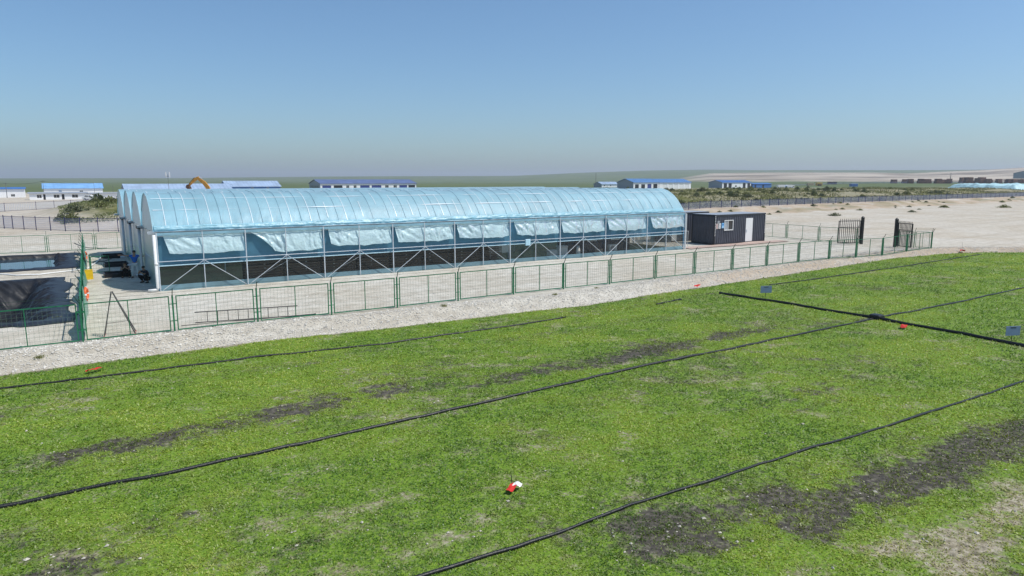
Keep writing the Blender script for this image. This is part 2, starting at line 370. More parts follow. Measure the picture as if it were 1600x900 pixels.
def field_masks(u, v):
    brk = fbm(u, v*1.6, 0.55, 3); n2 = fbm(u+31, v, 2.4, 4); n3 = fbm(u+7, v+55, 0.9, 3)
    dk = sum(s*ell(u, v, cu, cv, ru, rv) for cu, cv, ru, rv, s in DARK)
    dr = sum(s*ell(u, v, cu, cv, ru, rv) for cu, cv, ru, rv, s in DRY)
    band = np.exp(-((v+24.15-0.25*np.sin(u*0.35))/0.75)**2)*sstep(-8, -4, u)*sstep(25, 19, u) + 1.1*np.exp(-((v+34.2+0.15*(u-3))/0.85)**2)*sstep(1.5, 4.5, u) + 0.8*np.exp(-((v+36.3)/0.7)**2)*sstep(5, 8, u)
    band = band*sstep(0.26, 0.6, fbm(u*0.7+3, v*1.8, 0.8, 4))
    thin = sstep(0.5, 0.68, fbm(u*0.35+11, v*1.2, 1.6, 5))
    bare0 = sstep(0.56, 0.72, n2*0.55+brk*0.5)*0.7                    # scattered thin places
    fine = fbm(u+5, v+9, 0.22, 2)
    dark = np.clip(sstep(0.15, 1.25, dk*(0.05+1.5*brk))*(0.2+1.2*fine) + 0.5*bare0*sstep(0.4, 0.6, n3), 0, 1)
    dry = np.clip(sstep(0.34, 1.05, dr*(0.05+1.5*n3))*(0.25+1.1*fine) + 0.5*bare0*sstep(0.62, 0.42, n3), 0, 1)
    dark = np.clip(dark + 0.58*band*(0.4+1.0*fine) + 0.30*thin*(0.2+1.2*fine), 0, 1)
    cover = np.clip(1.0 - 0.40*dark - 0.55*dry - 0.3*sstep(0.55, 0.75, brk), 0.05, 1)
    cover = cover*sstep(-0.02, 0.25, edge_v(u)-v+0.5*(brk-0.5))
    return cover, dark, dry
fu = np.concatenate([np.arange(-40, -9, 0.6), np.arange(-9, 26, 0.2), np.arange(26, 100, 0.5)])
ft = np.concatenate([np.linspace(0, 1, 170)**1.0])
FU, FT = np.meshgrid(fu, ft)
FV = edge_v(FU) + 0.25 - FT*40.0
def zfield(u, v):
    d = edge_v(u)-v
    return ZF + 0.05*(fbm(u, v, 1.3, 4)-0.5) + 0.03*(fbm(u, v, 0.5, 2)-0.5) - 0.10*sstep(0.05, -0.25, d) + 0.02
FZ = zfield(FU, FV)
cov, drk, dry = field_masks(FU, FV)
def field_material():
    m = bpy.data.materials.new('field_soil'); m.use_nodes = True; t = m.node_tree; N = t.nodes.new; L = t.links.new
    p = t.nodes['Principled BSDF']; p.inputs['Roughness'].default_value = 0.9; p.inputs['Specular IOR Level'].default_value = 0.2
    tc = N('ShaderNodeTexCoord')
    def noise(s, d=6):
        n = N('ShaderNodeTexNoise'); n.inputs['Scale'].default_value = s; n.inputs['Detail'].default_value = d
        L(tc.outputs['Object'], n.inputs['Vector']); return n.outputs[0]
    def ramp(src, stops):
        r = N('ShaderNodeValToRGB'); e = r.color_ramp.elements
        while len(e) < len(stops): e.new(0.5)
        for q, (pos, c) in zip(e, stops): q.position = pos; q.color = (*c, 1)
        L(src, r.inputs[0]); return r.outputs[0]
    def mix(f, a, b):
        x = N('ShaderNodeMix'); x.data_type = 'RGBA'; L(f, x.inputs[0]); L(a, x.inputs[6]); L(b, x.inputs[7]); return x.outputs[2]
    def attr(n):
        a = N('ShaderNodeAttribute'); a.attribute_name = n; return a.outputs['Fac']
    green = ramp(noise(14, 8), [(0.3, (0.065, 0.12, 0.012)), (0.5, (0.135, 0.235, 0.02)), (0.7, (0.21, 0.3, 0.04))])
    sand = ramp(noise(9, 8), [(0.3, (0.14, 0.12, 0.08)), (0.5, (0.30, 0.26, 0.18)), (0.72, (0.46, 0.42, 0.33))])
    black = ramp(noise(7, 8), [(0.25, (0.026, 0.024, 0.02)), (0.52, (0.075, 0.068, 0.054)), (0.75, (0.19, 0.17, 0.135))])
    def broken(n, s):
        # ragged edges: the mask is compared with a fine noise instead of fading smoothly
        mr = N('ShaderNodeMapRange'); mr.interpolation_type = 'SMOOTHSTEP'; mr.inputs['From Min'].default_value = -0.4; mr.inputs['From Max'].default_value = 0.4
        sb = N('ShaderNodeMath'); sb.operation = 'SUBTRACT'; L(attr(n), sb.inputs[0]); L(ramp(noise(s, 5), [(0.28, (0.05, 0.05, 0.05)), (0.72, (0.95, 0.95, 0.95))]), sb.inputs[1])
        L(sb.outputs[0], mr.inputs['Value']); return mr.outputs[0]
    c = mix(broken('cover', 11), sand, green); c = mix(broken('dry', 7), c, sand); c = mix(broken('dark', 6), c, black)
    L(c, p.inputs['Base Color'])
    b = N('ShaderNodeBump'); b.inputs['Strength'].default_value = 0.8; b.inputs['Distance'].default_value = 0.04
    L(noise(16, 8), b.inputs['Height']); L(b.outputs[0], p.inputs['Normal']); return m
fo = link('field_soil', grid_mesh('field_soil', FU, FV, FZ, field_material(), dict(cover=cov.ravel(), dark=drk.ravel(), dry=dry.ravel())))
tag(fo, kind='structure')
def leaf_material(name):
    m = bpy.data.materials.new(name); m.use_nodes = True; t = m.node_tree; t.nodes.clear(); N = t.nodes.new; L = t.links.new
    a = N('ShaderNodeAttribute'); a.attribute_name = 'tint'; out = N('ShaderNodeOutputMaterial')
    d = N('ShaderNodeBsdfDiffuse'); tr = N('ShaderNodeBsdfTranslucent'); L(a.outputs['Color'], d.inputs[0])
    hs = N('ShaderNodeHueSaturation'); hs.inputs['Value'].default_value = 1.25; hs.inputs['Hue'].default_value = 0.485; L(a.outputs['Color'], hs.inputs['Color']); L(hs.outputs[0], tr.inputs[0])
    gl = N('ShaderNodeBsdfGlossy'); gl.inputs['Roughness'].default_value = 0.5
    mx = N('ShaderNodeMixShader'); mx.inputs[0].default_value = 0.35; L(d.outputs[0], mx.inputs[1]); L(tr.outputs[0], mx.inputs[2])
    m2 = N('ShaderNodeMixShader'); m2.inputs[0].default_value = 0.04; L(mx.outputs[0], m2.inputs[1]); L(gl.outputs[0], m2.inputs[2])
    L(m2.outputs[0], out.inputs[0]); return m
M_LEAF = leaf_material('leaf')
def leaf_mesh(name, base, length, width, tint, spread=0.9, r=rng, lean=0.75):
    """one triangle for each leaf, rooted at base"""
    n = len(base); a = r.random(n)*2*math.pi; el = np.clip(r.normal(lean, 0.35, n), 0.05, 1.5)
    d = np.stack([np.cos(a)*np.cos(el)*spread, np.sin(a)*np.cos(el)*spread, np.sin(el)], -1)
    b = a + math.pi/2 + r.normal(0, 0.5, n)
    s = np.stack([np.cos(b), np.sin(b), 0.3*r.normal(0, 1, n)], -1)*width[:, None]*0.5
    mid = base + d*length[:, None]*0.55
    co = np.stack([base, mid+s, base+d*length[:, None]*1.0, mid-s], 1).reshape(-1, 3)
    f = np.arange(4*n).reshape(n, 4)
    return np_mesh(name, co, f, M_LEAF, dict(tint=np.repeat(np.concatenate([tint, np.ones((n, 1))], 1), 4, 0)), smooth=False)
NL = 1500000
rad = 9.0*(78.0/9.0)**(rng.random(NL)**0.92); azm = np.radians(rng.uniform(-46, 46, NL))
gx = rad*np.sin(azm); gy = rad*np.cos(azm)
lu = CAM.x + gx*CA - gy*SA; lv = CAM.y + gx*SA + gy*CA
# leaves grow in small tufts
lu = lu + 0.0; tuft = fbm(lu*1.0, lv, 0.13, 2); clear = fbm(lu-40, lv+12, 0.42, 3)
keep = (lv < edge_v(lu)-0.02)
lc, ld, ly = field_masks(lu, lv)
keep &= rng.random(NL) < np.clip(lc - 0.35*sstep(0.56, 0.7, clear), 0.03, 1)*np.clip(0.3+1.7*(tuft-0.2), 0.08, 1.2)
lu, lv, lrad, lc, ld, ly, tuft = (q[keep] for q in (lu, lv, rad, lc, ld, ly, tuft))
n = len(lu); sz = (lrad/12.0)**0.55
hue = fbm(lu, lv, 3.0, 4); hue2 = fbm(lu+77, lv-31, 0.7, 3)
cA = np.array([0.115, 0.225, 0.02]); cB = np.array([0.315, 0.405, 0.045]); cC = np.array([0.42, 0.40, 0.14])
k = np.clip((hue-0.5)*3.0 + (hue2-0.5)*1.6 + 0.47 + rng.normal(0, 0.11, n), 0, 1)[:, None]
tint = cA*(1-k) + cB*k
dryk = np.clip(ly*0.9 + (rng.random(n) < 0.09)*0.6, 0, 0.85)[:, None]
tint = tint*(1-dryk) + cC*dryk
tint *= (1-0.55*ld[:, None])*rng.uniform(0.9, 1.12, n)[:, None]
base = np.stack([lu, lv, zfield(lu, lv)-0.005], -1)
go = link('grass', leaf_mesh('grass', base, rng.uniform(0.028, 0.066, n)*sz*(0.7+0.6*tuft), rng.uniform(0.016, 0.034, n)*sz, tint, lean=0.3))
tag(go, 'short patchy green grass and seedlings covering the irrigated field', 'grass', kind='stuff')

# loose stones (uncountable): chalk gravel on the bank and pale stones in the field
def stones_mesh(name, u, v, z, size, m):
    n = len(u); o = np.array([(1,0,0),(0,1,0),(-1,0,0),(0,-1,0),(0,0,1),(0,0,-1)], float)
    fcs = np.array([(0,1,4),(1,2,4),(2,3,4),(3,0,4),(1,0,5),(2,1,5),(3,2,5),(0,3,5)])
    a = rng.random(n)*6.28; j = rng.uniform(0.55, 1.3, (n, 6, 1))
    P = o[None]*j*size[:, None, None]; P[:, :, 2] *= 0.65
    x = P[:, :, 0]*np.cos(a)[:, None]-P[:, :, 1]*np.sin(a)[:, None]; y = P[:, :, 0]*np.sin(a)[:, None]+P[:, :, 1]*np.cos(a)[:, None]
    co = np.stack([x+u[:, None], y+v[:, None], P[:, :, 2]+z[:, None]], -1).reshape(-1, 3)
    f = (fcs[None]+6*np.arange(n)[:, None, None]).reshape(-1, 3)
    return np_mesh(name, co, f, m, smooth=False)
M_STONE = mat('chalk_stone', (0.57, 0.54, 0.48), 0.9, var=0.3, scale=3)
M_STONEP = mat('pale_stone', (0.48, 0.45, 0.37), 0.9, var=0.2, scale=3)
n = 26000
su = rng.uniform(-12, 72, n)**1.0; su = -12 + 84*rng.random(n)**1.35; sv = edge_v(su) + 0.05 + 2.4*rng.random(n)
so_ = link('gravel', stones_mesh('gravel', su, sv, zg(su, sv)+0.01, rng.gamma(2.2, 0.010, n)+0.008, M_STONE))
tag(so_, 'pale chalk gravel scattered over the bank between fence and grass', 'gravel', kind='stuff')
n = 9000
su = rng.uniform(-18, 62, n); sv = rng.uniform(-12.5, 27, n); ok = ~((su > -0.4) & (su < 43) & (sv > -0.3)) & (pond_depth(su, sv) > -0.01) & ~((su < -3.6) & (su > -20) & (sv > -7.6) & (sv < 9.6)) & ~((su < -3.2) & (sv > 14.3) & (sv < 26.8))
su = su[ok]; sv = sv[ok]
tag(link('yard_stones', stones_mesh('yard_stones', su, sv, zg(su, sv)+0.005, rng.gamma(2.5, 0.010, len(su))+0.008, M_STONE)), 'small pale stones strewn over the sandy yard', 'stones', kind='stuff')
n = 5000
rad = 9.5*(60/9.5)**rng.random(n); azm = np.radians(rng.uniform(-44, 44, n)); gx = rad*np.sin(azm); gy = rad*np.cos(azm)
su = CAM.x+gx*CA-gy*SA; sv = CAM.y+gx*SA+gy*CA; c_, d_, y_ = field_masks(su, sv)
ok = (sv < edge_v(su)) & (rng.random(n) < 0.05+0.9*y_+0.5*d_); su = su[ok]; sv = sv[ok]
tag(link('field_stones', stones_mesh('field_stones', su, sv, zfield(su, sv)+0.012, rng.gamma(2.0, 0.007, len(su))+0.008, M_STONEP)), 'small pale stones lying in the thin patches of the field', 'stones', kind='stuff')
# ---------------------------------------------------------------- greenhouse
GL, SPAN, NS, HG, RISE = 42.5, 6.2, 4, 3.3, 2.1
NB = 18; BAY = GL/NB
gh = empty('greenhouse', (0, 0, 0))
tag(gh, 'long pale blue plastic film greenhouse with four arched roof spans and net side walls', 'greenhouse')
def arch_pt(t, dz=0.0, scale=1.0):
    """t 0..1 across one span -> (y, z)"""
    y = SPAN*t; s = abs(2*t-1)
    z = HG + RISE*(max(0.0, 1-s**2.15))**0.92
    return y, z+dz
NT = 40
for s in range(NS):
    y0 = s*SPAN
    nu = 430 if s == 0 else 110
    tt = np.linspace(0, 1, NT+1)
    AY = np.array([arch_pt(t)[0] for t in tt]); AZ = np.array([arch_pt(t)[1] for t in tt])
    dy = np.gradient(AY); dz = np.gradient(AZ); ln = np.hypot(dy, dz); NYv = -dz/ln; NZv = dy/ln
    uu = np.linspace(-0.12, GL+0.12, nu)
    UU, TT = np.meshgrid(uu, tt)
    sag = -0.007*np.sin(np.pi*((UU/(BAY/2)) % 1.0))**2
    low = np.exp(-(TT/0.09)**2) + np.exp(-((1-TT)/0.09)**2)
    wr = (fbm(UU, TT*8+s*13, 0.35, 4)-0.5)*0.07*low + (fbm(UU, TT*9+s*7, 1.3, 4)-0.5)*0.035 + (vnoise(UU*0.7+TT*5, TT*30)-0.5)*0.02
    off = 0.035 + sag + (fbm(UU*1.0, TT*40+s*3, 0.16, 3)-0.5)*0.03*low + wr*(1.0 if s == 0 else 0.6)
    Yg = y0 + AY[:, None] + NYv[:, None]*off; Zg = AZ[:, None] + NZv[:, None]*off
    link('roof_film', grid_mesh('roof_film', UU, Yg, Zg, M_FILM), gh)
# dark ropes over the film at each arch
rp = MB(); ts_ = np.linspace(0.015, 0.985, 24)
def _off(t, o):
    y, z = arch_pt(t); y2, z2 = arch_pt(min(1, t+0.01)); y1, z1 = arch_pt(max(0, t-0.01)); d = math.hypot(y2-y1, z2-z1); return (0, y-(z2-z1)/d*o, z+(y2-y1)/d*o)
rp.tube([_off(t, 0.056) for t in ts_], 0.009, 4); rope_me = rp.mesh('rope', mat('blue_grey_rope', (0.17, 0.31, 0.38), 0.7))
for s in range(2):
    for i in range(1, 2*NB): link('rope', rope_me, gh, (i*BAY/2+0.01*math.sin(i*7.0), s*SPAN, 0))
# steel arches under the film, shared mesh
am = MB(); am.tube([(0, *arch_pt(t)) for t in np.linspace(0, 1, 21)], 0.03, 5); arch_me = am.mesh('arch', mat('arch_steel', (0.2, 0.23, 0.26), 0.5, 0.2))
for s in range(NS):
    for i in range(2*NB+1):
        if s > 0 and i % 2: continue
        link('arch', arch_me, gh, (i*BAY/2 if 0 < i < 2*NB else (0.03 if i == 0 else GL-0.03), s*SPAN, 0))
# pressing straps lying over the film
M_STRAP = mat('white_strap', (0.82, 0.86, 0.88), 0.35, spec=0.6)
def strap_mesh(t0, t1):
    b = MB(); vs = []; fs = []
    ts = np.linspace(t0, t1, 18)
    for t in ts:
        y, z = arch_pt(t); y2, z2 = arch_pt(min(1, t+0.01)); y1, z1 = arch_pt(max(0, t-0.01)); d = math.hypot(y2-y1, z2-z1); ny, nz = -(z2-z1)/d, (y2-y1)/d
        for x in (-0.012, 0.012): vs.append((x, y+ny*0.062, z+nz*0.062))
    for i in range(len(ts)-1): fs.append((2*i, 2*i+1, 2*i+3, 2*i+2))
    return b.add(vs, fs).mesh('strap', M_STRAP)
full = strap_mesh(0.02, 0.98); parts_ = [strap_mesh(0.05, 0.2), strap_mesh(0.16, 0.36), strap_mesh(0.04, 0.3), strap_mesh(0.02, 0.98)]
for i in range(2*NB):
    me = full if i < 8 or i % 9 == 0 else random.choice(parts_[:3])
    link('strap', me, gh, ((i+0.5)*BAY/2+random.uniform(-.05, .05), 0, 0))
for s in range(1, NS):
    for i in range(0, 2*NB, 2): link('strap', full, gh, ((i+0.5)*BAY/2, s*SPAN, 0))
# purlins
for s in range(NS):
    for t in (0.13, 0.27, 0.5, 0.73, 0.87):
        y, z = arch_pt(t)
        b = MB(); b.tube([(0.02, s*SPAN+y, z-0.045), (GL-0.02, s*SPAN+y, z-0.045)], 0.02, 5); b.build('purlin', M_STEEL, gh)
# pale film seams along the roof
for t in (0.145, 0.28):
    y, z = arch_pt(t); y2, z2 = arch_pt(t+.01); d = math.hypot(y2-y, z2-z); ny, nz = -(z2-z)/d, (y2-y)/d; ty, tz = (y2-y)/d, (z2-z)/d
    b = MB(); xs = np.linspace(0.05, GL-0.05, 140); vs = []; fs = []
    for i, x in enumerate(xs):
        w = max(0.001, -0.012+0.045*float(vnoise(np.array(x*0.9+t*50), np.array(t*90))))
        o = 0.06+0.012*float(vnoise(np.array(x*2.0), np.array(t*33)))
        for q in (-w, w): vs.append((x, y+ny*o+ty*q, z+nz*o+tz*q))
        if i: fs.append((2*i-2, 2*i, 2*i+1, 2*i-1))
    b.add(vs, fs).build('film_seam', M_STRAP, gh)
# crumpled surplus film folded along the lower edge of the front roof slope
UU, TT = np.meshgrid(np.linspace(-0.05, GL+0.05, 520), np.linspace(0.004, 0.036, 12))
bp = np.array([[arch_pt(t) for t in TT[:, 0]]])[0]
cr = 0.05 + 0.16*np.abs(fbm(UU*0.8, TT*60, 0.5, 4)-0.5) + 0.03*fbm(UU*3, TT*150, 0.5, 2)
edge_ = sstep(0.004, 0.01, TT)*sstep(0.036, 0.028, TT)
link('eave_fold', grid_mesh('eave_fold', UU, bp[:, 0][:, None]-0.9*cr*edge_-0.02, bp[:, 1][:, None]+0.35*cr*edge_+0.03*(fbm(UU, TT*0, 0.9, 3)-0.5), sheet('crumpled_film', (0.46, 0.78, 0.88), 0.12, 0.4, 0.38, 0.02, bump=0.5, bscale=7.0)), gh)
# truss inside each second frame
tr = MB()
tr.tube([(0, 0.05, HG-0.05), (0, SPAN-0.05, HG-0.05)], 0.022, 5)
for a, c in ((0.25, 0.2), (0.25, 0.4), (0.5, 0.4), (0.5, 0.6), (0.75, 0.6), (0.75, 0.8)):
    y, z = arch_pt(c); tr.tube([(0, SPAN*a, HG-0.05), (0, y, z-0.03)], 0.013, 4)
tr_me = tr.mesh('truss', M_STEEL)
for s in range(NS):
    for i in range(0, NB+1, 2): link('truss', tr_me, gh, (min(max(i*BAY, 0.05), GL-0.05), s*SPAN, 0))
# columns: front wall, valleys, back
pm = MB(); pm.box((-0.03, -0.03, 0), (0.03, 0.03, HG-0.02)); post_me = pm.mesh('post', M_STEEL)
pm = MB(); pm.box((-0.022, -0.022, 0), (0.022, 0.022, HG-0.02)); thin_me = pm.mesh('post', M_STEEL)
for i in range(NB+1): link('post', post_me if i % 2 == 0 else thin_me, gh, (i*BAY, -0.30, 0))
for s in range(1, NS+1):
    for i in range(0, NB+1, 2): link('post', post_me, gh, (i*BAY, s*SPAN, 0))
for x in (0.0, GL):
    for s in range(NS):
        for q in (1/3, 2/3): link('end_post', thin_me, gh, (x, (s+q)*SPAN, 0))
# gutters (near eave, three valleys, far eave)
for s in range(NS+1):
    b = MB(); y = s*SPAN
    b.prism([(-0.16, 0.05), (-0.12, -0.09), (0.12, -0.09), (0.16, 0.05), (0.145, 0.05), (0.11, -0.075), (-0.11, -0.075), (-0.145, 0.05)], 0, GL+0.5)
    me = b.mesh('gutter', M_STEEL if s == 0 else M_STEEL); o = link('gutter', me, gh, (GL+0.12, y + (-0.02 if s == 0 else 0), HG-0.01), R(90))
    if s in (1, 2, 3):
        b = MB(); b.box((-0.41, y-0.18, HG-0.12), (-0.385, y+0.18, HG+0.07)); b.box((-0.38, y-0.19, HG-0.14), (-0.06, y+0.19, HG-0.105)); b.build('gutter_end', M_BLK, gh)
# dark joint line under the eave film
b = MB(); b.box((0.0, -0.20, HG-0.03), (GL, -0.185, HG+0.0)); b.build('eave_trim', mat('dark_trim', (0.05, 0.07, 0.08), 0.5), gh)
wall_sheet_valance = True
# side rails and braces of the front wall
for z, r in ((3.06, 0.025), (1.66, 0.022)):
    b = MB(); y_ = -0.355 if z < 2 else -0.02
    b.tube([(-0.02, y_, z), (GL+0.02, y_, z)], r, 6); b.build('rail', M_STEEL, gh)
b = MB(); b.tube([(-0.02, -0.16, 1.40), (GL+0.02, -0.16, 1.40)], 0.03, 6); b.build('film_roller', mat('pale_blue_tube', (0.45, 0.65, 0.75), 0.4), gh)
for i in range(1, NB, 2):
    for d in (-1, 1):
        b = MB(); b.tube([(i*BAY+d*0.03, -0.375, 1.62), ((i+d)*BAY-d*0.12, -0.375, 0.05)], 0.02, 5); b.build('brace', M_STEEL, gh)
for i in (2, 4, 14, 16):
    for d in (-1, 1):
        b = MB(); b.tube([(i*BAY+BAY, 0.06, 1.15), (i*BAY+BAY+d*BAY*0.95, 0.06, 0.1 if d*(i-9) > 0 else 2.35)], 0.016, 5); b.build('brace', M_STEEL, gh)
# wall sheets
def wall_sheet(name, m, z0, z1, y, u0=0.0, u1=GL, amp=0.02, nu=300, nz=8, par=None):
    UU, ZZ = np.meshgrid(np.linspace(u0, u1, nu), np.linspace(z0, z1, nz))
    YY = y + (fbm(UU, ZZ*2+y, 0.8, 4)-0.5)*amp*2
    return link(name, grid_mesh(name, UU, YY, ZZ, m), par or gh)
wall_sheet('wall_film', M_FILMW, 1.42, HG-0.08, 0.02, 0.02, GL-0.02)
wall_sheet('valance', sheet('valance_film', (0.40, 0.68, 0.80), 0.1, 0.4, 0.35, 0.03), 3.11, HG-0.035, -0.21, 0.0, GL, 0.02, 300, 5)
wall_sheet('wall_net', M_NET, 0.30, 1.40, -0.15, 0.02, GL-0.02, 0.012)
wall_sheet('skirt_film', M_FILMS, -0.05, 0.31, -0.19, 0.02, GL-0.02, 0.02)
wall_sheet('wall_film', M_FILMW, 0.0, HG-0.05, NS*SPAN+0.05, 0.02, GL-0.02)
# end walls: film gable above, net below, one per span
for x, sgn in ((-0.06, -1), (GL+0.06, 1)):
    for s in range(NS):
        ts = np.linspace(0.01, 0.99, 25); rows = 9
        Y = np.array([[s*SPAN+arch_pt(t)[0] for t in ts]]*rows)
        Z = np.array([[HG-0.02+(arch_pt(t)[1]-HG)*q for t in ts] for q in np.linspace(0, 1, rows)])
        X = x + (fbm(Y, Z, 0.8, 3)-0.5)*0.05
        link('gable_film', grid_mesh('gable_film', X, Y, Z, M_FILM), gh)
        Y, Z = np.meshgrid(np.linspace(s*SPAN+0.05, (s+1)*SPAN-0.05, 30), np.linspace(0.0, HG-0.03, 12))
        link('end_film', grid_mesh('end_film', x + (fbm(Y, Z, 0.5, 3)-0.5)*0.07, Y, Z, M_FILMW if sgn < 0 else M_NET), gh)
    b = MB(); b.tube([(x, 0, 1.66), (x, NS*SPAN, 1.66)], 0.02, 5); b.build('rail', M_STEEL, gh)
# blue corner strips and end tubes
for x in (-0.02, GL+0.02):
    b = MB(); b.tube([(x, -0.10, 0), (x, -0.10, HG)], 0.05, 8); b.build('corner_post', mat('blue_wrap', (0.16, 0.38, 0.58), 0.4), gh)
# hanging curtains, one to two bays
for kx in range(NB//2):
    a = kx*2*BAY + 0.22 + (0.12, 0.10, 0.16, 0.0, 0.05, 0.25, 0.0, 0.1, 0.3)[kx]; e = (kx+1)*2*BAY - (0.06 if kx < 8 else 0.05)
    nu, nz = 90, 22; P, Q = np.meshgrid(np.linspace(0, 1, nu), np.linspace(0, 1, nz))
    drop = 1.08 + 0.12*fbm(P[0]*6+kx*3, P[0]*0+kx, 1.0, 3) - 0.12*np.abs(P[0]-0.5)**2 + (0.16 if kx == 1 else 0.0)*sstep(0.12, 0.2, P[0])
    slant = (0.32, 0.75, 0.16, 0.22, 0.12, 0.30, 0.10, 0.18, 0.2)[kx]
    U_ = a + (e-a)*P + slant*Q*(1-P)**3*(0.6+0.8*random.random())
    scal = (0.05*np.abs(np.sin(P*(6+kx)+kx)) + 0.10*(fbm(P*7+kx*11, P*0+kx, 1, 3)-0.5))*Q**3
    Z_ = 3.12 - Q*drop[None, :] + scal + 0.45*(1-P)**14*Q*(1 if kx == 1 else 0.2)
    fold = np.sin(P*38+kx*5+2*fbm(P*9, Q*1.5+kx, 1, 3)*6)*(0.04+0.05*Q)*sstep(0.3, 0.6, fbm(P*5+kx*7, Q*0.4, 1, 3))
    diag = 0.05*np.sin((P*6-Q*2.2)*5)*np.exp(-((P-0.12-0.25*Q)/0.2)**2)
    Y_ = 0.11 + fold + diag + (fbm(P*12+kx*5, Q*5, 1, 3)-0.5)*0.06 + 0.05*Q
    Y_ = -0.02 - 0.24*Q**1.2 - 0.05*np.sin(Q*np.pi)*sstep(0.0, 0.3, P)*sstep(1.0, 0.7, P) + (Y_-0.15)*0.55; Y_ = np.clip(Y_, -0.215, 0.03)
    link('curtain', grid_mesh('curtain', U_, Y_ - 0.045, Z_, M_CURT), gh)
# downpipes at the left end
def downpipe(y, x, m, r, z0=0.12, foot=-0.45):
    b = MB(); b.tube([(x, y, HG-0.12), (x, y, z0+0.12), (x-0.03, y, z0+0.03), (x-0.12, y-0.02, z0), (x+foot, y-0.05, z0)], r, 10)
    b.tube([(x, y, 1.5), (x, y, 1.62)], r*1.18, 10)
    return b.build('downpipe', m, gh, smooth=True)
downpipe(-0.42, -0.14, M_PVC, 0.085, 0.1, -0.5)
for s in (1, 2, 3): downpipe(s*SPAN+0.1, -0.24, M_PVCG, 0.085, 0.2, -0.35)
b = MB(); b.tube([(GL+0.22, -0.2, HG-0.1), (GL+0.22, -0.2, 0.02)], 0.06, 8); b.build('downpipe', M_PVC, gh)
b = MB(); b.tube([(GL-0.2, -0.13, 1.62), (GL+0.6, -0.13, 1.62), (GL+0.6, -0.13, 0.02)], 0.02, 6); b.build('water_pipe', M_PVC, gh)
b = MB(); b.bbox((24.9, -0.50, 1.28), (25.35, -0.39, 1.75), 0.02); o = b.build('control_box', mat('pale_blue_box', (0.45, 0.68, 0.78), 0.4), gh)
# floor
b = MB(); xs = np.linspace(0.05, GL-0.05, 30)
fl = link('greenhouse_floor', grid_mesh('greenhouse_floor', *np.meshgrid(xs, np.linspace(0.02, NS*SPAN, 12)), np.full((12, 30), 0.06), mat('dark_olive_floor', (0.06, 0.068, 0.038), 0.9, var=0.35, scale=0.6)))
tag(fl, kind='structure')

# ---------------------------------------------------------------- things inside the greenhouse
M_DARK = mat('dark_shade_panel', (0.075, 0.066, 0.05), 0.8, var=0.3)
rack = MB()
RW = 2*BAY/2
order = ['first', 'second', 'third', 'fourth', 'fifth', 'sixth', 'seventh', 'eighth']
shelf_me = MB().box((0.03, 0, 0), (RW-0.03, 0.7, 0.05)).mesh('shelf', mat('dark_tray', (0.11, 0.098, 0.078), 0.6, var=0.4))
back_me = MB().box((0.0, 0.72, 0), (RW, 0.75, 1.85)).mesh('back_panel', M_DARK)
upr = MB(); upr.box((-0.02, -0.01, 0), (0.02, 0.03, 1.85))
clipm = MB(); clipm.box((-0.05, -0.03, 0), (0.05, -0.012, 0.03)); clip_me = clipm.mesh('clip', M_WHITE)
upr_me = upr.mesh('upright', M_DARK)
for i in range(8):
    t = empty('plant_rack', (4.9+i*RW, 1.15, 0.06))
    tag(t, f'dark slatted growing rack inside the greenhouse, {order[i]} from the left end', 'rack', 'dark racks behind the net wall')
    for k in range(11): link('shelf', shelf_me, t, (0, 0, 0.12+k*0.165))
    link('back_panel', back_me, t)
    for x in (0.04, RW-0.04): link('upright', upr_me, t, (x, 0, 0))
    for k in range(5): link('clip', clip_me, t, (RW*0.5+0.3*math.sin(i*2.1), 0, 0.42+k*0.24))
for i, (u, v, l) in enumerate(((0.6, 9.5, 13), (15, 11, 14), (1, 16, 16))):
    t = empty('shade_screen', (u, v, 0.06)); tag(t, ['dark olive shade screen hanging deep in the left of the greenhouse', 'dark olive shade screen hanging behind the racks in mid greenhouse', 'dark olive shade screen hanging at the back of the greenhouse'][i], 'screen')
    UU, ZZ = np.meshgrid(np.linspace(0, l, 60), np.linspace(0, 2.5, 8))
    link('cloth', grid_mesh('cloth', UU, 0.1*np.sin(UU*3)+0.0*ZZ, ZZ, mat('olive_shade', (0.05, 0.058, 0.03), 0.9, var=0.3)), t)
    b = MB(); b.tube([(0, 0, 2.5), (l, 0, 2.5)], 0.03, 6); b.build('rod', M_STEEL, t)
